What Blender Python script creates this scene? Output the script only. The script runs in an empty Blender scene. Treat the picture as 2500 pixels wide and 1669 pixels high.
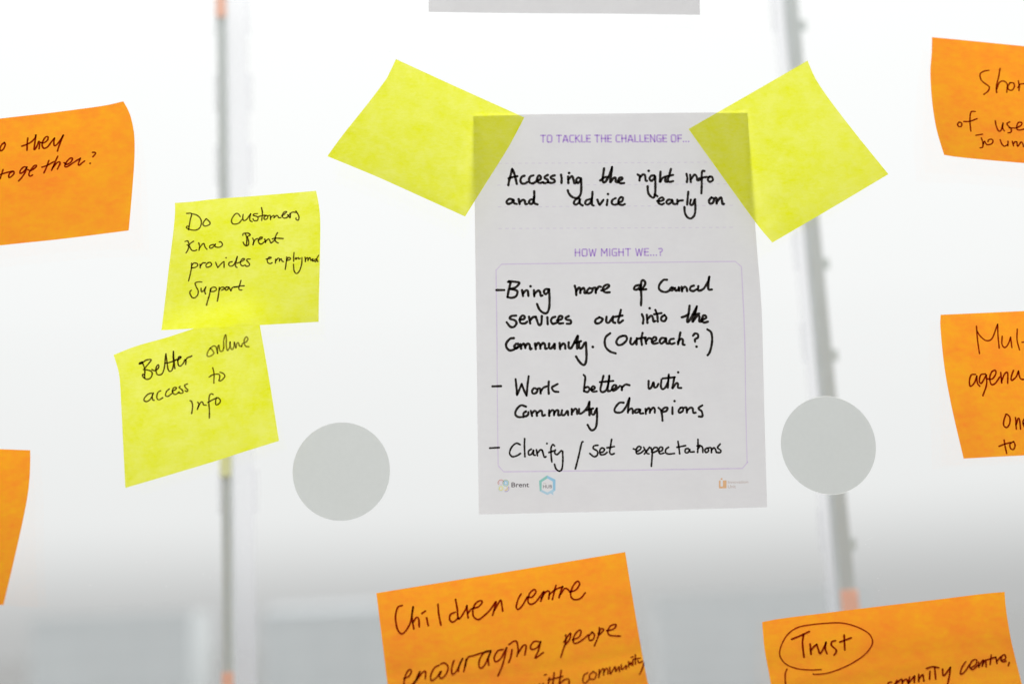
import bpy, math, random
from mathutils import Matrix, Vector

# ---------------------------------------------------------------- camera, sky, exposure
scene = bpy.context.scene
COL = scene.collection
MM = 0.001
CAM_AXES = [[0.997868, 0.040327, -0.051319], [-0.042345, -0.198326, -0.979221], [-0.049667, 0.979306, -0.196196]]          # world axes seen in camera space: pitch 11.3, roll 2.9, turned 3 degrees off square
cam_data = bpy.data.cameras.new("camera")
cam = bpy.data.objects.new("camera", cam_data)
COL.objects.link(cam)
cam.matrix_world = Matrix.Translation((0, -0.735, 0)) @ Matrix(CAM_AXES).to_4x4()
cam_data.lens = 50
cam_data.sensor_width = 36
cam_data.clip_start = 0.02
cam_data.clip_end = 3000
cam_data.dof.use_dof = True
cam_data.dof.focus_distance = 0.752
cam_data.dof.aperture_fstop = 3.6
cam_data.dof.aperture_blades = 0
scene.camera = cam
scene.render.engine = 'CYCLES'
scene.view_settings.view_transform = 'Standard'
scene.view_settings.look = 'None'
scene.view_settings.exposure = 0.0
scene.view_settings.gamma = 1.0
scene.cycles.transparent_max_bounces = 32
scene.cycles.max_bounces = 10

world = bpy.data.worlds.new("World")
scene.world = world
world.use_nodes = True
wn, wl = world.node_tree.nodes, world.node_tree.links
wn.clear()
# overcast sky: dull at the horizon, brighter with height (piecewise on the sine of the elevation)
tc = wn.new('ShaderNodeTexCoord')
sep = wn.new('ShaderNodeSeparateXYZ')
wl.new(tc.outputs['Generated'], sep.inputs[0])
SKY = [(-0.10, 0.035, 0.00, 0.15, 'SMOOTHSTEP'), (0.006, 0.088, 0.0, 0.31, 'SMOOTHSTEP'),
       (0.07, 0.22, 0.0, 0.09, 'LINEAR'), (0.20, 0.45, 0.0, 0.12, 'LINEAR'), (0.40, 0.95, 0.0, 2.5, 'LINEAR')]
SKY_BASE = 0.40
acc = None
for a, b, c, d, kind in SKY:
    mr = wn.new('ShaderNodeMapRange')
    mr.interpolation_type = kind
    mr.clamp = True
    for k, val in zip(('From Min', 'From Max', 'To Min', 'To Max'), (a, b, c, d)):
        mr.inputs[k].default_value = val
    wl.new(sep.outputs['Z'], mr.inputs['Value'])
    ad = wn.new('ShaderNodeMath')
    ad.operation = 'ADD'
    wl.new(mr.outputs['Result'], ad.inputs[0])
    if acc is None:
        ad.inputs[1].default_value = SKY_BASE
    else:
        wl.new(acc.outputs[0], ad.inputs[1])
    acc = ad
bg = wn.new('ShaderNodeBackground')
bg.inputs['Color'].default_value = (1.0, 1.0, 1.0, 1)
wl.new(acc.outputs[0], bg.inputs['Strength'])
wo = wn.new('ShaderNodeOutputWorld')
wl.new(bg.outputs[0], wo.inputs['Surface'])

# veiled sun high in front of the window, behind thin cloud
sun_data = bpy.data.lights.new("sun", 'SUN')
sun_data.energy = 3.9
sun_data.angle = math.radians(24)
sun_data.color = (1.0, .985, .96)
sun = bpy.data.objects.new("sun", sun_data)
COL.objects.link(sun)
sun.rotation_euler = (math.radians(-(90 - 43)), 0, math.radians(-14))

# ---------------------------------------------------------------- materials
def new_mat(name):
    m = bpy.data.materials.new(name)
    m.use_nodes = True
    n = m.node_tree.nodes
    n.clear()
    out = n.new('ShaderNodeOutputMaterial')
    return m, n, m.node_tree.links, out

def noise(n, l, coord, w, scale, detail, rough, stretch=None):
    src = coord
    if stretch:
        mp = n.new('ShaderNodeMapping')
        mp.inputs['Scale'].default_value = stretch
        l.new(coord, mp.inputs['Vector'])
        src = mp.outputs[0]
    t = n.new('ShaderNodeTexNoise')
    t.noise_dimensions = '4D'
    t.inputs['Scale'].default_value = scale
    t.inputs['Detail'].default_value = detail
    t.inputs['Roughness'].default_value = rough
    l.new(src, t.inputs['Vector'])
    l.new(w, t.inputs['W'])
    return t.outputs['Fac']

def math_node(n, l, op, a, b):
    t = n.new('ShaderNodeMath')
    t.operation = op
    for i, x in enumerate((a, b)):
        if isinstance(x, (int, float)):
            t.inputs[i].default_value = x
        else:
            l.new(x, t.inputs[i])
    return t.outputs[0]

def paper_mat(name, dense, thin, reflect, trans, scale, lo=.36, hi=.64):
    """translucent paper; its fibre clouds let through more or less light"""
    m, n, l, out = new_mat(name)
    t = n.new('ShaderNodeTexCoord')
    oi = n.new('ShaderNodeObjectInfo')
    w = math_node(n, l, 'MULTIPLY', oi.outputs['Random'], 50.0)
    a = noise(n, l, t.outputs['Object'], w, scale, 6, .62)
    b = noise(n, l, t.outputs['Object'], w, scale*3.4, 4, .6, (1, 1, 2.2))
    c = noise(n, l, t.outputs['Object'], w, scale*14, 2, .5)
    s = math_node(n, l, 'ADD', math_node(n, l, 'MULTIPLY', a, .55), math_node(n, l, 'MULTIPLY', b, .33))
    s = math_node(n, l, 'ADD', s, math_node(n, l, 'MULTIPLY', c, .12))
    mr = n.new('ShaderNodeMapRange')
    mr.inputs['From Min'].default_value = lo
    mr.inputs['From Max'].default_value = hi
    l.new(s, mr.inputs['Value'])
    mx = n.new('ShaderNodeMix')
    mx.data_type = 'RGBA'
    mx.inputs['A'].default_value = (*dense, 1)
    mx.inputs['B'].default_value = (*thin, 1)
    l.new(mr.outputs[0], mx.inputs['Factor'])
    tr = n.new('ShaderNodeBsdfTranslucent')
    l.new(mx.outputs['Result'], tr.inputs['Color'])
    df = n.new('ShaderNodeBsdfDiffuse')
    df.inputs['Color'].default_value = (*reflect, 1)
    bp = n.new('ShaderNodeBump')
    bp.inputs['Strength'].default_value = .15
    bp.inputs['Distance'].default_value = .0002
    l.new(b, bp.inputs['Height'])
    l.new(bp.outputs[0], df.inputs['Normal'])
    ms = n.new('ShaderNodeMixShader')
    ms.inputs[0].default_value = trans
    l.new(df.outputs[0], ms.inputs[1])
    l.new(tr.outputs[0], ms.inputs[2])
    l.new(ms.outputs[0], out.inputs[0])
    return m

def see_through(m, amount):
    n, l = m.node_tree.nodes, m.node_tree.links
    out = next(x for x in n if x.type == 'OUTPUT_MATERIAL')
    body = out.inputs[0].links[0].from_socket
    t = n.new('ShaderNodeBsdfTransparent')
    ms = n.new('ShaderNodeMixShader')
    ms.inputs[0].default_value = amount
    l.new(body, ms.inputs[1])
    l.new(t.outputs[0], ms.inputs[2])
    l.new(ms.outputs[0], out.inputs[0])
    return m

def ink_mat(name, col, wear=.0):
    """ink soaked into paper: a filter over what shines through"""
    m, n, l, out = new_mat(name)
    t = n.new('ShaderNodeBsdfTransparent')
    tc_ = n.new('ShaderNodeTexCoord')
    nz = n.new('ShaderNodeTexNoise')
    nz.inputs['Scale'].default_value = 700
    nz.inputs['Detail'].default_value = 3
    l.new(tc_.outputs['Object'], nz.inputs['Vector'])
    mr = n.new('ShaderNodeMapRange')
    mr.inputs['From Min'].default_value = .35
    mr.inputs['From Max'].default_value = .75
    l.new(nz.outputs['Fac'], mr.inputs['Value'])
    mx = n.new('ShaderNodeMix')
    mx.data_type = 'RGBA'
    mx.inputs['A'].default_value = (*col, 1)
    mx.inputs['B'].default_value = (*[c + (1-c)*wear for c in col], 1)
    l.new(mr.outputs[0], mx.inputs['Factor'])
    l.new(mx.outputs['Result'], t.inputs['Color'])
    l.new(t.outputs[0], out.inputs[0])
    return m

def solid_mat(name, col, rough=.6, mottled=.0, scale=60, metal=0.0):
    m, n, l, out = new_mat(name)
    p = n.new('ShaderNodeBsdfPrincipled')
    p.inputs['Roughness'].default_value = rough
    p.inputs['Metallic'].default_value = metal
    t = n.new('ShaderNodeTexCoord')
    nz = n.new('ShaderNodeTexNoise')
    nz.inputs['Scale'].default_value = scale
    nz.inputs['Detail'].default_value = 5
    l.new(t.outputs['Object'], nz.inputs['Vector'])
    mx = n.new('ShaderNodeMix')
    mx.data_type = 'RGBA'
    mx.inputs['A'].default_value = (*[c*(1-mottled) for c in col], 1)
    mx.inputs['B'].default_value = (*[min(1, c*(1+mottled)) for c in col], 1)
    l.new(nz.outputs['Fac'], mx.inputs['Factor'])
    l.new(mx.outputs['Result'], p.inputs['Base Color'])
    l.new(p.outputs[0], out.inputs[0])
    return m

def glass_mat():
    m, n, l, out = new_mat('window_glass')
    t = n.new('ShaderNodeBsdfTransparent')
    t.inputs['Color'].default_value = (.985, .992, .988, 1)
    g = n.new('ShaderNodeBsdfGlossy')
    g.inputs['Roughness'].default_value = .0
    fr = n.new('ShaderNodeFresnel')
    fr.inputs['IOR'].default_value = 1.35
    ms = n.new('ShaderNodeMixShader')
    l.new(fr.outputs[0], ms.inputs[0])
    l.new(t.outputs[0], ms.inputs[1])
    l.new(g.outputs[0], ms.inputs[2])
    l.new(ms.outputs[0], out.inputs[0])
    return m

YELLOW = paper_mat('yellow_note_paper', (.83, .855, .012), (.91, .925, .20), (.60, .64, .04), .88, 95)
ORANGE = paper_mat('orange_note_paper', (1.0, .29, .03), (1.0, .47, .02), (.75, .25, .04), .88, 55)
WHITE = paper_mat('white_print_paper', (.665, .652, .668), (.70, .69, .702), (.55, .54, .54), .88, 60)
VINYL = paper_mat('frosted_vinyl', (.575, .59, .580), (.60, .615, .605), (.60, .62, .61), .86, 420)
RIM_GLINT = solid_mat('film_edge_highlight', (.95, .95, .93), .3)  # painted highlight for the disc edge
GLASS = glass_mat()
INKS = {
    'k': ink_mat('black_marker_ink', (.030, .024, .020), .03),
    'y': ink_mat('black_fineliner_ink', (.085, .045, .06), .16),
    'q': ink_mat('part_veiled_fineliner_ink', (.13, .08, .07), .2),  # same black pen, lightened a little for light veiling the note
    'o': ink_mat('light_veiled_fineliner_ink', (.30, .26, .22), .2),  # same black pen, the bleaching light put into its colour
    'r': ink_mat('brown_felt_tip_ink', (.23, .012, .04), .07),
    's': ink_mat('red_brown_felt_tip_ink', (.27, .04, .08), .1),
    'v': ink_mat('violet_print_ink', (.66, .50, .87), .12),
    'b': ink_mat('lavender_print_ink', (.86, .74, .96), .3),
    'd': ink_mat('pale_lavender_print_ink', (.84, .76, .93), .4),
    'black_print': ink_mat('grey_black_print_ink', (.08, .05, .06), .1),
    'grey_print': ink_mat('soft_grey_print_ink', (.26, .23, .23), .2),
    'faint_print': ink_mat('faint_brown_print_ink', (.72, .60, .55), .2),
    'orange_print': ink_mat('orange_print_ink', (.97, .60, .32), .1),
    'red_print': ink_mat('red_print_ink', (.75, .28, .22), .1),
    'green_print': ink_mat('green_print_ink', (.50, .72, .42), .1),
    'teal_print': ink_mat('teal_print_ink', (.36, .76, .68), .1),
    'blue_print': ink_mat('blue_print_ink', (.42, .76, .98), .1),
    'pale_blue_print': ink_mat('pale_blue_print_ink', (.58, .84, .98), .1),
    'pale_teal_print': ink_mat('pale_teal_print_ink', (.80, .92, .90), .2),
    'yellow_print': ink_mat('yellow_print_ink', (.98, .92, .22), .1),
    'amber_print': ink_mat('amber_print_ink', (1.0, .74, .30), .1),
    'purple_print': ink_mat('purple_print_ink', (.58, .46, .78), .1),
    'pink_print': ink_mat('pink_print_ink', (.98, .74, .86), .3),
}

# ---------------------------------------------------------------- helpers
def link_mesh(name, verts, faces, mat, parent=None, smooth=False):
    me = bpy.data.meshes.new(name)
    off = Vector(parent.location) if parent is not None and parent.parent is None else Vector((0, 0, 0))
    if parent is not None and parent.parent is not None:
        off = Vector(parent.location) + Vector(parent.parent.location)
    me.from_pydata([Vector(v) - off for v in verts], [], faces)
    me.materials.append(mat)
    if smooth:
        for p in me.polygons:
            p.use_smooth = True
    me.update()
    o = bpy.data.objects.new(name, me)
    COL.objects.link(o)
    if parent is not None:
        o.parent = parent
    return o

def thing(name, loc, label, category, group=None):
    o = bpy.data.objects.new(name, None)
    o.empty_display_size = .02
    COL.objects.link(o)
    o.location = loc
    o['label'] = label
    o['category'] = category
    if group:
        o['group'] = group
    return o

def part_empty(name, parent, label=None):
    o = bpy.data.objects.new(name, None)
    o.empty_display_size = .01
    COL.objects.link(o)
    o.parent = parent
    if label:
        o['label'] = label
    return o

def box(x0, x1, y0, y1, z0, z1, vs, fs):
    b = len(vs)
    vs += [(x, y, z) for x in (x0, x1) for y in (y0, y1) for z in (z0, z1)]
    fs += [tuple(b + i for i in q) for q in ((0, 1, 3, 2), (4, 6, 7, 5), (0, 4, 5, 1), (2, 3, 7, 6), (0, 2, 6, 4), (1, 5, 7, 3))]

def resample(pts, n):
    """Catmull-Rom through pts, n+1 points, spaced by chord length"""
    m = len(pts)
    d = [0.0]
    for i in range(1, m):
        d.append(d[-1] + max(1e-9, math.dist(pts[i-1], pts[i])))
    out = []
    k = 0
    for j in range(n + 1):
        s = d[-1]*j/n
        while k < m - 2 and s > d[k+1]:
            k += 1
        t = (s - d[k])/(d[k+1] - d[k])
        p1, p2 = pts[k], pts[k+1]
        p0 = pts[k-1] if k > 0 else [2*a-b for a, b in zip(p1, p2)]
        p3 = pts[k+2] if k + 2 < m else [2*b-a for a, b in zip(p1, p2)]
        out.append([0.5*(2*b + (c-a)*t + (2*a-5*b+4*c-e)*t*t + (3*b-a-3*c+e)*t**3)
                    for a, b, c, e in zip(p0, p1, p2, p3)])
    return out

def at(curve, t):
    n = len(curve) - 1
    s = min(max(t, 0.0), 1.0)*n
    i = min(int(s), n - 1)
    f = s - i
    return [a + (b-a)*f for a, b in zip(curve[i], curve[i+1])]

def surf(E, u, v):
    """Coons patch between the four edge curves of a sheet (mm: along glass, up, off the glass)"""
    T, R, B, L = E
    t, b, l, r = at(T, u), at(B, u), at(L, v), at(R, v)
    c00, c10, c01, c11 = T[0], T[-1], B[0], B[-1]
    return [(1-v)*t[k] + v*b[k] + (1-u)*l[k] + u*r[k]
            - ((1-u)*(1-v)*c00[k] + u*(1-v)*c10[k] + (1-u)*v*c01[k] + u*v*c11[k]) for k in range(3)]

# ---------------------------------------------------------------- measured data
# SHEETS: the four edges (top, right, bottom, left) of every paper, in mm along the glass, up, and off the glass
# WORDS: pen strokes on a sheet, in 1/4000 of the sheet's width and height
SHEETS = {
 'K': ('23.93,273.81,0.5 33.24,273.59,0.5 42.56,273.37,0.5 51.88,273.16,0.5 61.22,272.94,0.5 70.58,272.72,0.5 79.94,272.51,0.5 89.32,272.29,0.5 98.72,272.07,0.5 108.11,271.86,0.5 117.51,271.64,0.5 126.93,271.43,0.5 136.36,271.21,0.5 145.81,271,0.5 155.26,270.78,0.5 164.73,270.56,0.5 174.2,270.35,0.5', '174.2,270.35,0.5 173.94,256.13,0.52 173.68,242,0.55 173.44,227.95,0.59 173.21,213.8,0.64 173.01,199.92,0.69 172.88,186.5,0.76 172.93,174.17,0.84 172.6,159.28,0.93 171.99,147.28,1.03 171.14,133.71,1.14 170.21,119.61,1.26 169.35,106.02,1.39 168.56,92.84,1.52 167.8,79.87,1.67 167.05,67.05,1.83 166.3,54.3,2', '16.95,57.5,2 26.19,57.28,2 35.45,57.05,2 44.71,56.82,2 53.98,56.59,2 63.27,56.37,2 72.58,56.15,2 81.91,55.93,2 91.25,55.73,2 100.57,55.53,2 109.91,55.35,2 119.28,55.17,2 128.66,54.99,2 138.05,54.82,2 147.46,54.65,2 156.87,54.48,2 166.3,54.3,2', '23.93,273.81,0.5 23.44,259.75,0.52 22.96,245.88,0.55 22.48,231.71,0.59 22.02,217.89,0.64 21.6,205.25,0.69 21.18,192.13,0.76 20.71,177.54,0.84 20.26,163.33,0.93 19.83,149.91,1.03 19.36,135.28,1.14 18.9,120.48,1.26 18.45,106.54,1.39 18.07,94.42,1.52 17.64,80.43,1.67 17.26,67.95,1.83 16.95,57.5,2'),
 'A': ('-17.19,307.08,1.3 -12.92,304.82,1.3 -8.68,302.57,1.3 -4.45,300.33,1.3 -0.21,298.09,1.3 4.05,295.83,1.3 8.35,293.56,1.3 12.72,291.26,1.3 17.06,288.98,1.3 21.24,286.8,1.3 25.48,284.59,1.3 29.77,282.36,1.3 34.08,280.11,1.3 38.42,277.87,1.3 42.75,275.62,1.3 47.07,273.37,1.3 51.37,271.14,1.3', '51.37,271.14,1.3 49.31,267.39,1.52 47.24,263.6,1.87 45.25,259.98,2.31 43.53,256.83,2.83 41.87,253.88,3.44 39.01,249.26,4.12 37.1,246.16,4.86 34.8,242.48,5.68 32.25,238.43,6.55 29.62,234.24,7.49 27.04,230.12,8.48 24.67,226.3,9.54 22.65,222.98,10.65 20.15,218.9,11.81 18,215.3,13.03 16.46,212.58,14.3', '-54.87,248.33,14.3 -50.33,246.19,14.3 -45.76,244.05,14.3 -41.19,241.9,14.3 -36.66,239.76,14.3 -32.2,237.62,14.3 -27.75,235.44,14.3 -23.18,233.13,14.3 -18.69,230.82,14.3 -14.26,228.51,14.3 -9.9,226.24,14.3 -5.62,224.01,14.3 -1.08,221.67,14.3 3.36,219.37,14.3 7.73,217.11,14.3 12.08,214.85,14.3 16.46,212.58,14.3', '-17.19,307.08,1.3 -19.18,302.86,1.52 -21.08,298.78,1.87 -22.64,295.51,2.31 -24.99,292.11,2.83 -27.2,288.91,3.44 -29.86,285.14,4.12 -32.72,281.12,4.86 -35.37,277.4,5.68 -37.93,273.83,6.55 -40.62,270.11,7.49 -43.27,266.42,8.48 -45.71,262.91,9.54 -48.17,259.23,10.65 -50.58,255.44,11.81 -52.71,251.91,13.03 -54.87,248.33,14.3'),
 'B': ('140.76,261.45,1.3 145.03,263.76,1.3 149.31,266.06,1.3 153.6,268.37,1.3 157.89,270.68,1.3 162.2,273,1.3 166.52,275.32,1.3 170.85,277.66,1.3 175.21,280.01,1.3 179.52,282.34,1.3 183.85,284.69,1.3 188.2,287.04,1.3 192.57,289.41,1.3 196.94,291.78,1.3 201.32,294.16,1.3 205.71,296.54,1.3 210.1,298.92,1.3', '210.1,298.92,1.3 211.53,293.95,1.41 212.97,289.41,1.58 214.89,284.95,1.8 216.73,281.19,2.08 219.3,276.36,2.43 221.63,272.12,2.84 223.8,268.16,3.34 226.22,263.81,3.9 228.81,259.19,4.54 231.5,254.39,5.26 233.68,250.4,6.06 235.97,246.2,6.94 238.34,241.86,7.9 240.72,237.44,8.95 243.05,233.01,10.08 245.3,228.64,11.3', '178.95,193.04,11.3 183.05,195.22,11.3 187.16,197.4,11.3 191.27,199.58,11.3 195.4,201.76,11.3 199.53,203.95,11.3 203.66,206.15,11.3 207.81,208.36,11.3 211.96,210.59,11.3 216.1,212.81,11.3 220.25,215.05,11.3 224.4,217.3,11.3 228.57,219.56,11.3 232.74,221.82,11.3 236.92,224.09,11.3 241.1,226.36,11.3 245.3,228.64,11.3', '140.76,261.45,1.3 143.04,257.53,1.41 145.14,253.88,1.58 147.4,249.92,1.8 150.18,245.08,2.08 152.76,240.53,2.43 154.99,236.52,2.84 157.48,232.02,3.34 160.12,227.22,3.9 162.79,222.32,4.54 165.39,217.52,5.26 167.79,213,6.06 169.9,208.97,6.94 171.73,205.37,7.9 175.03,199.7,8.95 177,196.4,10.08 178.95,193.04,11.3'),
 'C': ('-137.28,229.89,0.6 -132.86,230,0.6 -127.98,230.21,0.6 -123.8,230.59,0.6 -119.13,231.05,0.6 -114.17,231.41,0.6 -110.28,231.58,0.6 -106.07,231.72,0.6 -100.95,231.91,0.6 -95.66,232.15,0.6 -91.61,232.35,0.6 -87.12,232.58,0.6 -82.32,232.83,0.6 -77.32,233.1,0.6 -72.25,233.36,0.6 -67.23,233.63,0.6 -62.39,233.88,0.6', '-62.39,233.88,0.6 -61.54,229.55,0.83 -60.93,225.1,1.18 -60.53,221,1.65 -60.39,215.54,2.21 -60.41,211.43,2.87 -60.5,206.7,3.63 -60.61,201.64,4.46 -60.74,196.54,5.39 -60.84,191.68,6.39 -60.96,186.7,7.48 -61.1,181.59,8.64 -61.22,176.66,9.88 -61.31,172.21,11.2 -61.37,167.59,12.59 -61.39,162.81,14.06 -61.35,158.79,15.6', '-141.52,157.63,15.6 -136.79,157.69,15.6 -132.22,157.74,15.6 -127.26,157.81,15.6 -121.66,157.88,15.6 -117.22,157.94,15.6 -112.37,158,15.6 -107.24,158.07,15.6 -101.97,158.14,15.6 -96.68,158.21,15.6 -91.53,158.29,15.6 -86.56,158.36,15.6 -81.55,158.45,15.6 -76.51,158.53,15.6 -71.46,158.62,15.6 -66.4,158.71,15.6 -61.35,158.79,15.6', '-137.28,229.89,0.6 -137.1,225.72,0.83 -137.28,221.48,1.18 -137.61,216.91,1.65 -138.01,212.06,2.21 -138.35,207.99,2.87 -138.75,203.52,3.63 -139.17,198.59,4.46 -139.51,194.01,5.39 -139.81,189.45,6.39 -140.11,184.62,7.48 -140.39,179.83,8.64 -140.63,175.37,9.88 -140.88,170.76,11.2 -141.14,166.11,12.59 -141.33,161.9,14.06 -141.52,157.63,15.6'),
 'D': ('-169.14,148.84,0.4 -164.8,150.52,0.4 -160.36,152.18,0.4 -155.7,153.6,0.4 -151.01,154.75,0.4 -146.13,155.89,0.4 -141.46,157.09,0.4 -137.68,158.18,0.4 -133.51,159.44,0.4 -127.76,161.16,0.4 -123.97,162.29,0.4 -119.6,163.58,0.4 -114.82,164.99,0.4 -109.78,166.48,0.4 -104.64,168.01,0.4 -99.56,169.51,0.4 -94.69,170.95,0.4', '-94.69,170.95,0.4 -94.21,167.46,0.57 -93.46,162.31,0.83 -92.82,158.32,1.17 -92.16,154.32,1.58 -91.41,149.82,2.07 -90.6,144.97,2.62 -89.77,139.9,3.23 -88.93,134.74,3.91 -88.23,130.38,4.65 -87.54,126.06,5.44 -86.84,121.58,6.3 -86.11,117.01,7.21 -85.38,112.38,8.17 -84.65,107.74,9.2 -83.91,103.15,10.27 -83.17,98.65,11.4', '-160.41,78.24,11.4 -155.69,79.42,11.4 -151.03,80.6,11.4 -146.26,81.8,11.4 -141.25,83.07,11.4 -136.45,84.3,11.4 -131.3,85.62,11.4 -126.08,86.96,11.4 -121.2,88.23,11.4 -117.04,89.32,11.4 -111.87,90.76,11.4 -107.89,91.92,11.4 -103.05,93.27,11.4 -98.5,94.51,11.4 -93.45,95.87,11.4 -88.23,97.28,11.4 -83.17,98.65,11.4', '-169.14,148.84,0.4 -167.7,144.44,0.57 -166.5,140.35,0.83 -165.74,135.86,1.17 -165.4,132.31,1.58 -165.05,127.93,2.07 -164.65,122.57,2.62 -164.29,118.39,3.23 -163.91,113.98,3.91 -163.5,109.24,4.65 -163.08,104.46,5.44 -162.66,99.91,6.3 -162.23,95.58,7.21 -161.77,90.89,8.17 -161.33,86.6,9.2 -160.87,82.46,10.27 -160.41,78.24,11.4'),
 'E': ('-285.76,275.04,0.5 -278.03,275.78,0.5 -269.99,276.55,0.5 -261.83,277.33,0.5 -253.77,278.1,0.5 -246.03,278.84,0.5 -238.8,279.53,0.5 -232.31,280.14,0.5 -223.7,280.94,0.5 -215.41,281.66,0.5 -208.8,282.22,0.5 -202.58,282.78,0.5 -193.9,283.67,0.5 -186.47,284.49,0.5 -179.03,285.26,0.5 -172.28,286.24,0.5 -164.65,287.95,0.5', '-164.65,287.95,0.5 -162.29,283.65,1.15 -160.42,278.99,1.93 -159.17,273.98,2.79 -158.22,269.26,3.72 -157.66,264.17,4.72 -157.38,259.87,5.77 -157.19,254.82,6.86 -157.14,249.41,8.01 -157.13,244.77,9.19 -157.19,239.73,10.41 -157.27,234.6,11.68 -157.33,229.65,12.98 -157.39,224.73,14.31 -157.46,219.9,15.67 -157.52,215.11,17.07 -157.57,210.32,18.5', '-280.28,201.86,12.5 -272.58,202.51,12.5 -264.61,203.19,12.5 -256.55,203.88,12.5 -248.58,204.56,12.5 -240.87,205.21,12.5 -233.6,205.82,12.5 -226.97,206.36,12.5 -218.62,207.01,12.5 -210.65,207.58,12.5 -203.78,208.03,12.5 -196.95,208.5,12.57 -189.39,209,12.99 -181.62,209.46,13.79 -173.69,209.86,14.98 -165.64,210.16,16.55 -157.57,210.32,18.5', '-285.76,275.04,0.5 -285.6,270.5,0.77 -285.39,265.93,1.18 -285.15,261.34,1.67 -284.88,256.74,2.22 -284.59,252.14,2.84 -284.27,247.53,3.52 -283.94,242.93,4.24 -283.59,238.34,5.01 -283.23,233.75,5.82 -282.85,229.16,6.66 -282.45,224.58,7.55 -282.04,220.02,8.48 -281.62,215.46,9.43 -281.18,210.91,10.42 -280.73,206.38,11.45 -280.28,201.86,12.5'),
 'F': ('281.8,310.85,0.5 289.49,309.85,0.5 297.68,308.78,0.5 305.49,307.72,0.5 311.61,306.88,0.5 319.16,305.84,0.5 330.15,304.34,0.5 338.16,303.26,0.5 345.11,302.32,0.5 352.82,301.28,0.5 361.13,300.16,0.5 369.87,298.98,0.5 378.91,297.76,0.5 388.06,296.52,0.5 397.18,295.29,0.5 406.1,294.09,0.5 414.67,292.93,0.5', '414.67,292.93,0.5 414.08,288.59,0.73 413.42,284.21,1.09 412.71,279.81,1.54 411.96,275.4,2.06 411.17,270.97,2.65 410.35,266.54,3.3 409.5,262.11,4 408.62,257.68,4.76 407.72,253.24,5.58 406.79,248.81,6.43 405.84,244.37,7.34 404.86,239.95,8.29 403.86,235.53,9.28 402.85,231.11,10.31 401.81,226.7,11.39 400.75,222.31,12.5', '275.3,237.02,15.5 281.68,236.09,14.52 289.6,235.21,13.74 295.44,234.64,13.15 302.68,233.85,12.74 312.3,232.73,12.53 321.96,231.57,12.5 328.17,230.83,12.5 335.09,230.01,12.5 342.59,229.12,12.5 350.55,228.19,12.5 358.84,227.21,12.5 367.33,226.22,12.5 375.89,225.22,12.5 384.4,224.22,12.5 392.73,223.25,12.5 400.75,222.31,12.5', '281.8,310.85,0.5 281.14,306.33,0.92 280.37,301.67,1.47 279.36,297.25,2.1 278.21,292.71,2.81 277.32,287.85,3.59 276.67,283.15,4.42 276.1,278.18,5.32 275.59,273.58,6.26 275.15,268.64,7.26 274.84,264.17,8.31 274.6,259.68,9.4 274.43,255.27,10.54 274.48,250.54,11.72 274.67,246.22,12.94 275,241.61,14.2 275.3,237.02,15.5'),
 'G': ('269.18,152.55,0.5 277.26,152.58,0.5 285.37,152.61,0.5 293.15,152.65,0.5 298.9,152.69,0.5 304.81,152.73,0.5 316.34,152.79,0.5 322.24,152.82,0.5 329.07,152.85,0.5 336.69,152.88,0.5 344.93,152.92,0.5 353.6,152.95,0.5 362.56,152.99,0.5 371.62,153.03,0.5 380.62,153.07,0.5 389.39,153.11,0.5 397.76,153.14,0.5', '397.76,153.14,0.5 397.07,148.12,0.77 396.29,143.08,1.19 395.47,138.04,1.71 394.6,133.01,2.32 393.69,127.98,3.01 392.74,122.97,3.76 391.77,117.96,4.59 390.76,112.97,5.48 389.72,108,6.42 388.65,103.04,7.42 387.56,98.1,8.48 386.45,93.18,9.59 385.31,88.28,10.74 384.14,83.4,11.95 382.96,78.55,13.2 381.76,73.72,14.5', '266.97,73.32,16.5 273.32,73.45,15.85 278.82,73.56,15.33 285.11,73.66,14.93 293.84,73.73,14.66 302.15,73.76,14.52 307.8,73.76,14.5 314.06,73.76,14.5 320.83,73.76,14.5 328.02,73.76,14.5 335.52,73.75,14.5 343.25,73.75,14.5 351.1,73.74,14.5 358.97,73.73,14.5 366.78,73.73,14.5 374.4,73.72,14.5 381.76,73.72,14.5', '269.18,152.55,0.5 268.27,147.78,0.9 267.88,143.09,1.44 267.5,137.5,2.09 267.17,132.32,2.82 266.86,127.42,3.63 266.63,122.31,4.51 266.51,117.35,5.46 266.47,112.28,6.48 266.47,107.2,7.55 266.49,102.26,8.67 266.55,97.43,9.85 266.63,92.64,11.09 266.72,87.78,12.37 266.81,83.01,13.7 266.9,78.15,15.08 266.97,73.32,16.5'),
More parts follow.
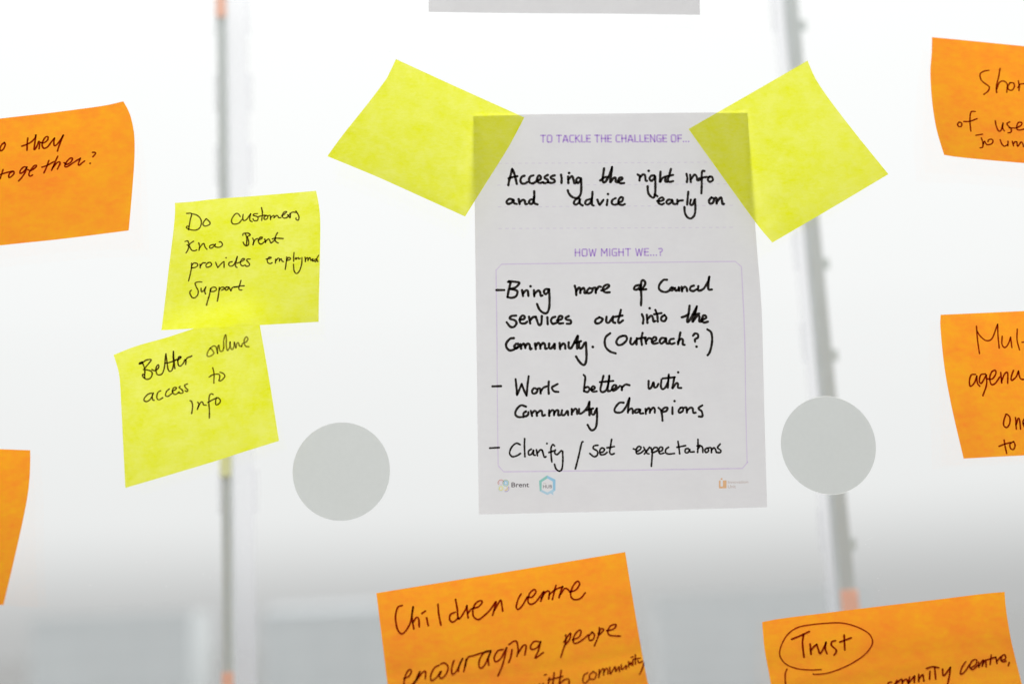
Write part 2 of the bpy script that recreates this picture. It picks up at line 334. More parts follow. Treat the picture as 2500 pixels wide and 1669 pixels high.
 'H': ('-36.78,20.39,0.5 -28.78,21.28,0.5 -20.67,22.18,0.5 -12.57,23.08,0.5 -4.6,23.96,0.5 3.11,24.82,0.5 11.08,25.72,0.5 18.94,26.6,0.5 26.5,27.45,0.5 34.26,28.34,0.5 42.74,29.31,0.5 50.3,30.18,0.5 58.15,31.09,0.5 66.31,32.04,0.5 74.64,33.01,0.5 82.99,33.99,0.5 91.2,34.95,0.5', '91.2,34.95,0.5 91.48,30.57,1.58 91.7,26.42,2.96 91.94,21.83,4.49 92.3,16.2,6.13 92.49,12.16,7.86 92.74,7.51,9.67 93.01,2.53,11.54 93.29,-2.52,13.47 93.55,-7.38,15.45 93.77,-11.79,17.48 93.92,-15.51,19.56 94.32,-21.22,21.67 94.61,-25.57,23.83 94.83,-28.97,26.02 95.37,-33.22,28.24 96.11,-36.72,30.5', '-28.01,-49.84,30.5 -20.41,-49.04,30.5 -12.9,-48.25,30.5 -5.41,-47.46,30.5 2.13,-46.66,30.5 9.78,-45.85,30.5 17.6,-45.03,30.5 25.67,-44.18,30.5 33.39,-43.36,30.5 40.87,-42.57,30.5 48.53,-41.76,30.5 56.34,-40.93,30.5 64.26,-40.09,30.5 72.23,-39.25,30.5 80.23,-38.4,30.5 88.2,-37.55,30.5 96.11,-36.72,30.5', '-36.78,20.39,0.5 -36.3,15.79,1.58 -35.82,11.23,2.96 -35.32,6.62,4.49 -34.81,2.03,6.13 -34.28,-2.66,7.86 -33.76,-7.3,9.67 -33.26,-11.57,11.54 -32.8,-15.76,13.47 -32.42,-19.34,15.45 -31.77,-24.52,17.48 -31.26,-28.03,19.56 -30.66,-32.1,21.67 -30,-36.51,23.83 -29.32,-41.06,26.02 -28.65,-45.57,28.24 -28.01,-49.84,30.5'),
 'I': ('159.03,-3.69,0.5 166.17,-2.7,0.5 173.7,-2.05,0.5 181.67,-1.5,0.5 190.52,-0.9,0.5 197.86,-0.38,0.5 205.83,0.17,0.5 214.16,0.74,0.5 222.3,1.28,0.5 230.47,1.81,0.5 238.83,2.34,0.5 246.85,2.86,0.5 254.83,3.39,0.5 263.75,4.04,0.5 271.53,4.61,0.5 279.43,5.08,0.5 286.54,5.24,0.5', '286.54,5.24,0.5 285.85,0.96,1.7 285.17,-3.76,3.21 284.67,-8.26,4.86 284.22,-13.03,6.63 283.75,-17.3,8.49 283.34,-20.84,10.42 283.09,-24.97,12.42 282.82,-28.87,14.47 282.62,-33.29,16.58 282.42,-38.01,18.73 282.11,-42.24,20.93 281.72,-46.15,23.17 281.34,-50.23,25.45 280.94,-54.39,27.77 280.53,-58.53,30.12 280.09,-62.54,32.5', '156.6,-70.42,30.5 164.26,-69.88,30.5 171.92,-69.35,30.5 179.57,-68.8,30.5 187.24,-68.26,30.5 194.95,-67.72,30.5 202.7,-67.2,30.5 210.51,-66.68,30.5 218.35,-66.19,30.5 226.03,-65.72,30.5 233.76,-65.28,30.5 241.55,-64.84,30.52 249.34,-64.4,30.66 257.1,-63.96,30.93 264.83,-63.5,31.33 272.5,-63.03,31.85 280.09,-62.54,32.5', '159.03,-3.69,0.5 158.77,-8.01,1.58 158.44,-12.29,2.96 158.23,-16.85,4.49 158.17,-20.59,6.13 158.2,-24,7.86 158.3,-28.12,9.67 158.41,-33.83,11.54 158.24,-37.27,13.47 158.05,-40.91,15.45 157.87,-44.89,17.48 157.68,-49.09,19.56 157.48,-53.43,21.67 157.28,-57.83,23.83 157.07,-62.18,26.02 156.84,-66.41,28.24 156.6,-70.42,30.5'),
 'J': ('-327.2,110.61,0.5 -319.77,109.99,0.5 -311.99,109.34,0.5 -303.95,108.67,0.5 -295.75,107.99,0.5 -287.49,107.3,0.5 -279.25,106.61,0.5 -271.13,105.93,0.5 -263.24,105.27,0.5 -255.66,104.64,0.5 -248.49,104.04,0.5 -241.83,103.48,0.5 -235.78,102.98,0.5 -230.44,102.53,0.5 -223.9,101.99,0.5 -213.16,101.09,0.5 -211.01,100.91,0.5', '-211.01,100.91,0.5 -210.65,95.89,1.39 -210.33,90.61,2.56 -210.16,85.64,3.92 -210.14,80.38,5.4 -210.3,75.42,6.99 -210.6,70.47,8.69 -210.99,65.38,10.47 -211.34,60.61,12.32 -211.75,55.7,14.26 -212.15,50.8,16.26 -212.51,46.03,18.32 -212.87,41.26,20.45 -213.21,36.58,22.63 -213.54,31.89,24.87 -213.86,27.29,27.16 -214.15,22.74,29.5', '-314.77,32.08,26.5 -308.38,31.48,26.5 -301.69,30.84,26.5 -294.76,30.18,26.5 -287.67,29.51,26.5 -280.5,28.82,26.5 -273.34,28.14,26.5 -266.24,27.47,26.5 -259.31,26.81,26.5 -252.61,26.17,26.5 -246.22,25.56,26.5 -240.21,24.99,26.53 -234.61,24.46,26.74 -229.5,23.98,27.15 -224.97,23.55,27.74 -216.72,22.79,28.52 -214.15,22.74,29.5', '-327.2,110.61,0.5 -326.83,105.58,1.2 -326.33,100.53,2.19 -325.76,95.49,3.35 -325.13,90.45,4.65 -324.45,85.44,6.06 -323.72,80.44,7.56 -322.96,75.47,9.15 -322.16,70.52,10.82 -321.33,65.61,12.57 -320.47,60.72,14.38 -319.58,55.86,16.26 -318.67,51.03,18.2 -317.73,46.24,20.19 -316.76,41.49,22.24 -315.78,36.77,24.35 -314.77,32.08,26.5'),
 'S': ('10.26,579.86,0.5 20.17,579.59,0.5 30.11,579.32,0.5 40.06,579.05,0.5 50.03,578.78,0.5 59.99,578.51,0.5 69.94,578.24,0.5 79.88,577.97,0.5 89.79,577.7,0.5 99.84,577.42,0.5 109.88,577.15,0.5 119.89,576.88,0.5 129.9,576.6,0.5 139.9,576.33,0.5 149.92,576.05,0.5 159.94,575.78,0.5 170,575.5,0.5', '170,575.5,0.5 168.8,558.69,0.52 167.55,541.29,0.54 166.27,523.53,0.57 164.99,505.65,0.61 163.71,487.87,0.66 162.45,470.4,0.71 161.22,453.45,0.77 160.05,437.22,0.84 158.94,421.91,0.92 157.91,407.7,1.01 156.97,394.77,1.11 156.13,383.33,1.21 154.93,366.81,1.32 153.49,346.96,1.44 152.81,337.83,1.57 152.06,327.63,1.7', '1.66,333.92,1.7 11.13,333.49,1.7 20.76,333.05,1.7 30.39,332.61,1.7 39.85,332.18,1.7 48.97,331.78,1.7 57.96,331.41,1.7 67.73,331.04,1.7 76.78,330.74,1.7 85.69,330.44,1.7 95.08,330.1,1.7 104.45,329.73,1.7 113.6,329.34,1.7 123.09,328.92,1.7 132.76,328.49,1.7 142.47,328.05,1.7 152.06,327.63,1.7', '10.26,579.86,0.5 9.67,563.19,0.52 9.07,545.92,0.54 8.45,528.29,0.57 7.83,510.53,0.61 7.21,492.86,0.66 6.61,475.49,0.71 6.02,458.63,0.77 5.45,442.46,0.84 4.92,427.2,0.92 4.42,413.02,1.01 3.97,400.11,1.11 3.57,388.65,1.21 3.08,374.43,1.32 2.32,352.74,1.44 2,343.68,1.57 1.66,333.92,1.7'),
}
WORDS = [
 ('K', 1.41, 'k', 'Accessing', '547,556 525,611 500,671 487,714;547,552 573,593 594,648 610,703;494,647 550,635 618,626;722,622 683,634 664,667 681,697 725,700 764,685;854,619 806,631 788,661 799,692 844,698 893,680;898,668 946,662 959,636 935,620 912,638 905,672 936,696 989,689;1059,617 1018,632 1017,651 1052,663 1060,685 1015,699 989,689;1159,621 1106,633 1105,651 1148,664 1156,686 1112,697 1063,690;1251,616 1258,652 1254,698;1368,599;1352,635 1353,699;1354,665 1405,631 1427,660 1437,700 1467,696;1536,654 1492,648 1468,672 1490,700 1530,672 1536,654 1538,727 1529,801 1492,844 1439,850 1387,831 1353,800 1341,772'),
 ('K', 1.41, 'k', 'the', '1876,556 1853,644 1854,695 1895,684 1951,620 1991,547;1991,543 1974,620 1956,696 2002,657 2037,652 2035,688 2061,697;1813,677 1870,649 1924,642;2071,685 2124,671 2131,652 2096,652 2071,680 2096,705 2157,705'),
 ('K', 1.39, 'k', 'right', '2357,621 2385,638 2379,682;2384,654 2427,624 2462,630 2467,679 2484,685;2518,585;2594,631 2549,637 2525,664 2551,686 2592,662 2606,637 2605,723 2595,809 2569,855 2518,833 2494,796 2493,741;2688,595 2680,650 2673,699 2706,663 2751,651 2751,694 2783,698;2841,568 2814,627 2788,676 2809,698 2862,691;2751,645 2814,637 2867,629'),
 ('K', 1.33, 'k', 'info', '3061,619 3070,665 3060,702;3113,629 3116,703;3118,678 3175,629 3205,648 3214,685 3259,679;3322,593 3292,593 3280,630 3272,729 3259,817;3242,667 3331,655 3384,656;3393,649 3364,680 3389,702 3434,687 3428,656 3393,649'),
 ('K', 1.41, 'k', 'and', '553,862 501,853 460,877 473,902 526,893 558,862 561,893 604,905;632,856 645,906;649,887 693,863 719,875 727,906 753,906;843,858 799,864 780,888 806,907 838,889 857,833 858,778;852,833 855,895 902,911'),
 ('K', 1.33, 'k', 'advice', '1500,852 1447,868 1423,899 1453,917 1498,893 1514,856 1510,905 1549,926;1657,863 1604,875 1585,906 1619,918 1664,894 1688,839 1696,790;1688,851 1681,913 1706,928;1762,870 1786,919 1803,913 1849,871;1907,871 1894,924;1917,814;2025,856 1981,872 1965,902 1995,921 2057,915;2058,897 2111,889 2131,854 2096,848 2064,879 2069,915 2118,925 2153,916'),
 ('K', 1.33, 'k', 'early', '2619,889 2672,889 2713,874 2692,853 2647,871 2636,907 2678,924 2714,914;2594,826 2625,841;2830,878 2778,878 2750,902 2775,921 2820,903 2839,878 2845,915 2880,921;2909,879 2906,922;2911,903 2940,888 2987,885;3073,800 3059,862 3045,929;3102,880 3089,923 3124,929 3154,881;3163,875 3161,960 3141,1034 3086,1069 3035,1052 3007,1008 3005,953'),
 ('K', 1.41, 'k', 'on', '3401,858 3364,888 3370,919 3414,913 3435,877 3401,858;3435,871 3471,865 3469,920;3470,908 3533,859 3547,890 3553,926 3574,924'),
 ('K', 1.33, 'k', 'dash', '289,1782 400,1783'),
 ('K', 1.36, 'k', 'Bring', '456,1706 488,1714 466,1776 443,1851;468,1700 571,1707 614,1719 561,1759 483,1774;483,1774 551,1783 585,1800 567,1841 506,1858 446,1851;651,1787 663,1842;664,1819 702,1790 731,1796 738,1843;771,1751;818,1789 821,1847;821,1826 878,1792 903,1809 913,1844 936,1839;1033,1782 981,1781 958,1804 979,1828 1014,1810 1029,1782 1034,1863 1026,1955 990,2007 938,2003 888,1971 856,1919'),
 ('K', 1.36, 'k', 'more', '1394,1753 1409,1797 1411,1841;1413,1803 1454,1769 1470,1786 1468,1821;1470,1798 1514,1773 1530,1793 1528,1821 1554,1822;1590,1782 1564,1804 1576,1824 1623,1817 1642,1788 1599,1776;1651,1777 1685,1775 1686,1823;1687,1806 1729,1766 1758,1766;1766,1801 1822,1790 1875,1762 1858,1746 1806,1761 1787,1795 1820,1819 1880,1819'),
 ('K', 1.36, 'k', 'of', '2296,1755 2244,1766 2225,1794 2268,1797 2312,1772 2325,1755;2311,1795 2355,1779 2388,1738 2363,1706 2333,1724 2323,1795 2323,1875 2313,1946;2302,1801 2396,1796'),
 ('K', 1.36, 'k', 'Council', '2695,1706 2644,1709 2588,1753 2577,1793 2618,1819 2678,1825 2722,1811;2758,1783 2731,1800 2756,1812 2786,1792 2758,1783;2804,1789 2807,1812 2842,1807 2861,1779 2858,1815;2896,1779 2898,1819;2899,1802 2938,1780 2963,1791 2970,1820;3068,1770 3024,1781 3013,1809 3055,1821 3108,1804;3131,1776 3124,1814 3159,1816 3212,1794 3268,1736 3295,1681;3290,1690 3276,1749 3271,1806 3319,1809'),
 ('K', 1.36, 'k', 'Services', '561,2029 493,2034 472,2059 543,2079 563,2110 524,2145 473,2140 426,2096;603,2073 663,2067 681,2042 647,2030 615,2061 619,2104 679,2111 714,2093;741,2043 756,2112;757,2081 792,2050 826,2044;835,2044 875,2126 910,2114 920,2038;997,2052 1000,2122;1108,2047 1065,2059 1047,2090 1072,2119 1123,2110;1133,2085 1193,2073 1207,2048 1168,2041 1145,2079 1158,2115 1217,2115;1296,2042 1253,2061 1270,2080 1321,2087 1320,2119 1268,2121'),
 ('K', 1.36, 'k', 'out', '1723,2060 1671,2085 1673,2121 1729,2118 1770,2080 1723,2057;1825,2054 1820,2106 1857,2116 1910,2062;1919,2052 1912,2107 1943,2121;2029,1985 2005,2050 1986,2102 2002,2122 2054,2096;1945,2056 2048,2044'),
 ('K', 1.33, 'k', 'into', '2322,2034 2341,2080 2332,2133;2433,1974;2390,2041 2395,2127;2397,2088 2450,2049 2474,2076 2481,2115 2507,2109;2512,1991 2535,2043 2541,2116;2493,2036 2596,2024;2638,2045 2594,2071 2593,2104 2635,2111 2662,2078 2638,2045'),
 ('K', 1.39, 'k', 'the', '2876,2074 2928,2062 2980,2035;2993,1956 2975,2035 2951,2123 2985,2110 3040,2036 3095,1963;3095,1963 3056,2050 3028,2124 3090,2064 3124,2064 3122,2118 3147,2126;3031,2046 3122,2037;3156,2106 3217,2086 3209,2059 3175,2065 3160,2112 3189,2136 3241,2127'),
 ('K', 1.39, 'k', 'Community.', '522,2258 471,2263 418,2302 418,2341 460,2370 511,2366 571,2344;555,2310 529,2332 545,2355 588,2339 580,2310;614,2316 622,2356;623,2333 657,2311 674,2323 682,2351;682,2334 717,2312 742,2324 750,2364 767,2359;819,2314 827,2365;827,2337 862,2309 887,2326 892,2361;892,2338 931,2310 956,2327 960,2362 981,2362;1016,2317 1012,2351 1040,2363 1084,2329 1093,2312 1091,2364;1161,2313 1168,2369;1169,2348 1212,2320 1237,2332 1240,2366;1289,2310 1288,2356 1322,2362 1374,2305 1418,2248 1405,2317 1407,2369;1365,2317 1460,2301;1434,2312 1433,2358 1467,2365 1510,2319;1528,2314 1534,2400 1532,2469 1514,2515 1480,2523 1429,2490 1388,2444;1624,2358'),
 ('K', 1.33, 'k', '(Outreach?)', '1871,2230 1810,2266 1792,2312 1807,2365 1866,2406 1942,2425;3229,2212 3279,2243 3294,2304 3283,2376 3255,2441 3225,2470;2049,2258 1989,2275 1954,2315 1978,2345 2038,2340 2099,2300 2092,2265 2041,2258;2159,2283 2150,2330 2183,2342 2236,2302;2241,2285 2235,2343;2323,2235 2304,2298 2311,2351;2253,2291 2365,2281;2356,2287 2371,2340;2372,2316 2407,2288 2441,2294;2457,2324 2509,2307 2510,2284 2476,2283 2449,2318 2474,2342 2534,2337;2637,2292 2586,2291 2560,2320 2585,2344 2628,2321 2651,2292 2653,2339 2687,2346;2757,2300 2714,2305 2696,2328 2721,2350 2769,2342;2852,2241 2834,2295 2815,2354;2815,2331 2859,2302 2884,2314 2883,2356 2908,2362;3027,2275 3057,2254 3096,2264 3095,2294 3055,2311 3054,2335;3073,2383'),
 ('K', 1.27, 'k', 'dash', '214,2693 333,2693'),
 ('K', 1.23, 'k', 'Work', '539,2634 549,2706 556,2779;556,2779 597,2718 623,2680;623,2680 656,2741 689,2790;689,2790 703,2698 722,2612;793,2722 767,2744 775,2769 817,2768 843,2740 810,2722;844,2729 878,2726 885,2772;886,2758 921,2723 972,2709;1002,2666 996,2727 999,2778;1126,2691 1074,2708 1043,2722 1073,2756 1133,2764'),
 ('K', 1.23, 'k', 'better', '1489,2615 1511,2638 1500,2705 1490,2766;1490,2766 1541,2774 1567,2751 1551,2728 1508,2733;1593,2757 1635,2747 1639,2728 1611,2724 1593,2751 1618,2773 1669,2771;1766,2630 1739,2699 1720,2760 1754,2781 1805,2756 1841,2679 1846,2631;1846,2636 1832,2701 1822,2769 1856,2772;1714,2687 1901,2680;1873,2764 1925,2748 1942,2726 1908,2719 1882,2747 1899,2771 1941,2760 1976,2738;1993,2727 2019,2739 2018,2768;2019,2745 2070,2718 2127,2725'),
 ('K', 1.23, 'k', 'with', '2395,2692 2394,2760 2428,2755 2463,2705 2471,2750 2505,2751 2531,2723;2575,2685 2565,2747 2589,2774 2632,2754 2668,2698 2678,2639;2675,2653 2667,2721 2661,2761;2592,2674 2763,2666;2754,2666 2735,2734 2726,2769 2778,2724 2804,2730 2803,2765 2848,2769;2810,2622'),
 ('K', 1.27, 'k', 'Community', '678,2893 610,2879 550,2913 527,2958 565,2988 642,2990;677,2939 643,2955 650,2985 702,2974 711,2946;745,2935 761,2982;762,2958 796,2936 822,2948 829,2983;830,2960 873,2938 898,2944 906,2985 940,2980;1001,2935 1000,2988;1000,2964 1043,2936 1069,2949 1068,2984;1068,2966 1103,2938 1128,2944 1127,2985 1153,2986;1180,2940 1173,2980 1213,2985 1256,2948 1264,2989;1316,2932 1315,2984;1315,2967 1358,2933 1384,2939 1391,2980;1418,2934 1417,2975 1451,2976 1503,2948 1538,2914 1564,2870;1564,2874 1559,2938 1561,2996;1520,2949 1614,2934;1588,2945 1587,2980 1621,2992 1647,2958 1665,2935;1665,2935 1666,3025 1652,3114 1617,3151 1574,3150 1533,3098'),
 ('K', 1.23, 'k', 'Champions', '2040,2890 1981,2890 1920,2936 1915,2971 1961,2984 2021,2974 2082,2917 2123,2847;2123,2853 2108,2917 2097,2987;2098,2970 2149,2948 2166,2966 2165,2995;2243,2956 2200,2967 2199,2990 2242,2986 2269,2957 2268,2998 2310,2999;2345,2959 2347,3007;2348,2983 2388,2949 2405,2967 2404,2996;2404,2984 2448,2950 2473,2963 2472,2998;2525,2952 2558,2977 2573,3026 2577,3083;2566,2983 2610,2955 2652,2956 2634,2985 2583,2995;2720,2952 2718,3018;2751,2894;2831,2961 2804,2990 2821,3008 2864,2991 2865,2962 2831,2961;2882,2962 2916,2963 2919,3011;2920,2993 2967,2965 3001,2972 3008,3014 3042,3015;3138,2946 3086,2968 3094,2986 3127,3005 3134,3055 3083,3056'),
 ('K', 1.01, 'k', 'dash', '165,3302 296,3300'),
 ('K', 1.01, 'k', 'Clarify', '588,3279 533,3265 469,3301 440,3355 476,3389 540,3382 591,3362;653,3221 648,3292 652,3393;742,3325 705,3343 707,3377 750,3369 774,3332 773,3375 795,3384;814,3333 827,3389;828,3364 869,3334 896,3341;896,3341 922,3404 944,3400;962,3277;1067,3301 1043,3288 1019,3319 1017,3387 1026,3452;987,3362 1069,3345;1078,3339 1068,3370 1104,3383 1160,3347;1178,3354 1179,3441 1164,3523 1127,3545 1082,3521 1062,3475'),
 ('K', 1.06, 'k', 'slash', '1463,3270 1444,3285 1404,3397 1351,3529'),
 ('K', 1.04, 'k', 'set', '1671,3309 1616,3314 1606,3339 1660,3365 1659,3403 1613,3417 1556,3386;1696,3379 1741,3374 1760,3349 1724,3336 1696,3360 1704,3398 1759,3399 1796,3381;1863,3257 1843,3332 1832,3382 1859,3402 1895,3394;1797,3337 1897,3327'),
 ('K', 1.01, 'k', 'expectations', '2164,3356 2201,3367;2200,3386 2252,3368 2271,3343 2234,3336 2201,3367 2210,3403 2260,3400 2306,3376;2307,3344 2351,3403 2378,3410;2389,3346 2314,3410;2407,3353 2424,3398 2416,3475 2407,3533;2415,3392 2453,3354 2498,3355 2497,3381 2442,3399;2515,3394 2561,3383 2571,3357 2535,3350 2516,3382 2533,3414 2587,3409;2653,3353 2616,3372 2611,3404 2651,3420 2733,3417;2786,3299 2798,3364 2805,3422;2771,3357 2890,3344;2925,3374 2889,3379 2884,3411 2924,3412 2947,3381 2951,3407 3006,3408;3065,3287 3063,3352 3055,3416;3056,3384 3099,3353 3126,3373 3128,3418;3050,3351 3090,3346;3189,3375 3158,3393 3169,3420 3206,3408 3202,3379;3207,3375 3244,3376 3248,3422;3248,3402 3280,3377 3303,3391 3315,3424;3373,3341 3335,3372 3344,3386 3379,3406 3369,3426 3324,3424'),
 ('C', 0.76, 'y', 'Do', '340,380 469,399 448,575 432,757 424,894;469,399 624,465 741,585 779,729 740,873 625,924 484,899 381,848 358,815 385,785 426,810;902,618 837,714 828,790 884,838 961,827 1012,791 995,725 912,620'),
 ('C', 0.76, 'y', 'customers', '1875,640 1829,552 1764,534 1678,635 1635,751 1671,835 1756,857 1848,827 1920,740;1949,575 1939,706 1967,776 2030,751 2095,649 2141,569 2112,699 2121,789 2172,824;2317,586 2222,590 2203,636 2303,682 2335,746 2302,804 2220,798 2189,744;2455,397 2472,563 2452,732 2442,811;2348,686 2450,671 2548,655;2579,671 2514,726 2533,792 2606,768 2619,699 2579,671;2641,689 2693,682 2699,805;2700,755 2785,691 2802,730 2791,773 2863,700 2901,729 2919,774 2978,779;2999,739 3080,673 3141,605 3084,599 3021,692 3036,784 3131,792 3233,665;3154,707 3216,810 3222,800 3243,666 3311,636 3376,656;3379,606 3412,685 3449,810 3422,886 3367,852 3373,823'),
 ('C', 0.76, 'y', 'know', '364,1275 439,1269 483,1413 468,1546 429,1632;602,1290 508,1357 476,1436;431,1385 496,1437 572,1556 659,1589 720,1570;756,1354 789,1469 785,1587;785,1534 859,1408 896,1401 933,1508 986,1581;1152,1453 1065,1478 1057,1546 1130,1549 1201,1446;1201,1446 1201,1524 1304,1553 1390,1527 1411,1463 1356,1390 1311,1392'),
 ('C', 0.82, 'y', 'Brent', '1952,1227 1968,1165 2077,1168 2136,1233 2063,1285;2014,1182 2056,1330 2058,1553;2063,1285 2105,1426 2107,1526 2059,1564 2003,1517 1972,1448;2200,1344 2231,1437 2219,1546;2225,1493 2268,1395 2341,1367;2354,1425 2438,1386 2474,1343 2414,1334 2365,1425 2391,1517 2455,1542 2526,1495;2542,1394 2567,1509;2566,1475 2644,1403 2687,1463 2719,1531 2787,1483 2843,1397;2888,1229 2841,1329 2825,1441 2855,1510 2915,1547;2756,1412 2843,1397 3037,1426'),
 ('C', 0.76, 'y', 'provides', '615,1951 628,2088 615,2268 587,2484;624,2042 677,1957 769,1977 792,2036 731,2097 630,2100;845,2007 862,2122;859,2076 907,1980 980,1977;1057,1977 1002,2035 1018,2115 1098,2111 1153,2048 1107,1977 1048,1983;1258,1986 1298,2082 1336,2152;1336,2152 1404,2066 1483,1982;1504,1984 1516,2158;1551,1873;1727,1998 1657,2015 1637,2081 1684,2133 1762,2112 1811,2003 1848,1854;1848,1859 1829,2005 1817,2138 1859,2185;1858,2052 1956,2014 2034,1955 1997,1926 1945,1981 1941,2080 1990,2146 2060,2122;2168,1955 2105,1950 2089,1992 2147,2074 2159,2141 2106,2171 2070,2152'),
 ('C', 0.76, 'y', 'employment', '2605,1986 2684,1981 2743,1954 2693,1935 2635,1999 2648,2088 2709,2132 2767,2108;2860,2005 2854,2126;2853,2082 2917,1988 2956,2002 2958,2079;2958,2057 3004,2006 3025,2073 3063,2098;3144,1964 3138,2104 3115,2330;3138,2071 3183,1988 3239,2003 3231,2046 3156,2073;3329,1853 3323,1988 3326,2108;3380,2003 3362,2045 3399,2048 3408,2016;3445,2008 3455,2053 3492,2034;3535,2016 3533,2179 3499,2348 3446,2449 3390,2466 3341,2378 3322,2195;3614,2011 3626,2143;3624,2088 3670,2027 3690,2061 3691,2115;3690,2094 3736,2032 3766,2121;3785,2101 3823,2071 3805,2135 3843,2138;3965,1985 3918,2079 3891,2163 3852,2128 3890,2087 3928,2112 3948,2168'),
 ('C', 0.78, 'y', 'Support', '931,2548 858,2535 772,2570 808,2681 861,2795 861,2921 807,3008 735,3002 665,2882 657,2801 694,2769;926,2723 943,2837 985,2817 1045,2700;1045,2700 1024,2820 1052,2913;1181,2752 1167,2944 1124,3168 1112,3269;1178,2831 1220,2734 1312,2729 1349,2797 1291,2850 1200,2851;1426,2735 1421,2936 1402,3163;1429,2824 1468,2748 1547,2742 1560,2787 1495,2828;1614,2735 1588,2777 1611,2835 1658,2815 1664,2749 1614,2735;1682,2739 1737,2854 1747,2866 1762,2788 1813,2747 1886,2752;1975,2574 1954,2682 1932,2788 1962,2846 2012,2849;1823,2759 1939,2734 2060,2731'),
 ('D', 0.82, 'y', 'Better', '604,532 689,519 617,515 673,557 710,515 622,550;707,536 816,495 935,516 929,553 836,635 731,723;690,508 721,652 730,797 706,1046;697,743 795,797 900,891 918,1004 864,1098 773,1109 696,1042 651,950 675,907 704,933;924,834 990,900 1072,877 1117,801 1104,732 1049,788 1029,914 1049,1046 1115,1085 1185,1067 1245,944 1304,662 1354,474;1354,474 1346,722 1353,987 1395,1070 1458,1046 1510,889 1540,627 1577,473;1577,473 1551,699 1541,1033;1283,735 1402,766 1627,746 1776,714;1658,784 1759,743 1778,703 1709,692 1666,814 1662,946 1713,1010 1798,970 1880,857;1881,844 1910,883 1881,1015;1899,878 1965,812 2044,808 2081,795'),
 ('D', 0.88, 'o', 'online', '2623,752 2542,838 2498,952 2550,1016 2656,1000 2708,955 2679,840 2627,754;2627,754 2720,716 2771,735 2802,812 2811,1009;2809,997 2831,825 2880,755 2876,870 2893,968 2953,981 2995,895;2995,895 3027,657 3100,493 3102,615 3070,851 3078,1019 3148,937 3182,772;3182,772 3173,973 3214,1037 3263,961 3288,832;3288,832 3306,1028;3309,1007 3347,897 3386,889 3401,998 3452,1041;3452,1041 3491,962 3579,950 3636,874 3609,786 3554,838 3527,978 3561,1083 3628,1120'),
 ('D', 0.76, 'q', 'to', '2609,1362 2620,1525 2572,1781;2459,1574 2588,1546 2762,1591 2766,1696 2735,1758 2794,1778 2905,1702 2879,1611 2799,1546'),
 ('D', 0.78, 'y', 'access', '881,1509 772,1505 666,1579 647,1662 728,1713 830,1659 910,1519;903,1527 874,1596 876,1707 913,1742;1102,1516 1026,1546 989,1689 1038,1766 1142,1739;1332,1538 1248,1597 1224,1699 1285,1741 1396,1691;1402,1628 1503,1607 1519,1558 1449,1545 1412,1631 1442,1728 1509,1750 1589,1711;1640,1564 1604,1585 1680,1674 1702,1757 1647,1771 1576,1728;1858,1559 1774,1574 1800,1670 1845,1728 1818,1772 1770,1736'),
 ('D', 0.78, 'y', 'Info', '1865,2049 1903,2083 1917,2218 1866,2428;2065,2160 2085,2232 2031,2365;2045,2327 2138,2197 2186,2203 2206,2287 2272,2321;2500,2081 2452,2043 2393,2089 2352,2283 2343,2498 2315,2717;2320,2261 2458,2232 2571,2214;2584,2207 2550,2284 2543,2404 2635,2401 2691,2330 2648,2238 2584,2207'),
 ('E', 0.96, 'r', 'o', '1826,776 1781,847 1756,958 1771,1031 1810,971 1837,849 1824,775'),
 ('E', 0.96, 'r', 'they', '2183,723 2167,895 2158,1105;2084,958 2164,918 2234,852 2305,736 2325,660;2325,660 2295,876 2270,1102 2298,1084 2335,977 2368,866 2379,915 2366,1097;2400,907 2461,931 2536,850 2549,758 2506,750 2451,858 2423,994 2455,1101 2526,1069 2603,934 2676,817;2676,817 2651,966 2662,1060 2713,1024 2771,920 2829,758;2829,758 2766,1013 2715,1231'),
 ('E', 0.92, 'r', 'together?', '1801,1636 1784,1756 1760,1904;1732,1789 1822,1754 1919,1722 1957,1731 1964,1799 1922,1887 1890,1891 1898,1783 1946,1728;2157,1653 2111,1631 2062,1722 2058,1809 2097,1796 2141,1706 2160,1643;2160,1643 2137,1793 2089,1935 2041,2037;2175,1725 2221,1768 2295,1694 2321,1631 2280,1623 2220,1746 2195,1871 2219,1930 2253,1900;2549,1515 2513,1688 2463,1876;2424,1699 2526,1657 2652,1568;2722,1406 2667,1604 2607,1826;2620,1774 2695,1632 2751,1598 2761,1667 2719,1809;2825,1639 2865,1705 2932,1644 2953,1548 2919,1528 2864,1626 2838,1754 2878,1774 2955,1694 3024,1622 3078,1580;3082,1569 3051,1740 3070,1777 3112,1722 3154,1672;3286,1432 3322,1443 3335,1485 3294,1577;3251,1766'),
 ('F', 0.87, 'r', 'Short', '1085,940 1008,983 927,1086 945,1259 1025,1386 1092,1485 1069,1624 998,1743;1269,841 1249,1152 1209,1436 1207,1653;1211,1546 1258,1315 1314,1246 1360,1347 1349,1611;1399,1281 1370,1400 1374,1511 1417,1528 1451,1409 1443,1285 1394,1283;1509,1196 1524,1366 1513,1521;1495,1427 1541,1307 1633,1264;1709,1114 1714,1504;1648,1304 1788,1239'),
 ('F', 0.87, 'r', 'of', '459,2761 427,2842 440,2929 485,2905 499,2798 459,2761;805,2342 735,2353 698,2476 679,2755 675,3044;548,2731 682,2702 832,2586'),
 ('F', 0.9, 'r', 'user', '1146,2605 1152,2793 1179,2964 1221,2897 1260,2656;1260,2656 1244,2834 1261,2933;1352,2601 1315,2658 1317,2730 1356,2839 1350,2958 1308,2996;1335,2814 1426,2794 1498,2691 1519,2601 1469,2596 1440,2733 1450,2862 1572,2797;1633,2614 1637,2817;1644,2699 1700,2590 1748,2598'),
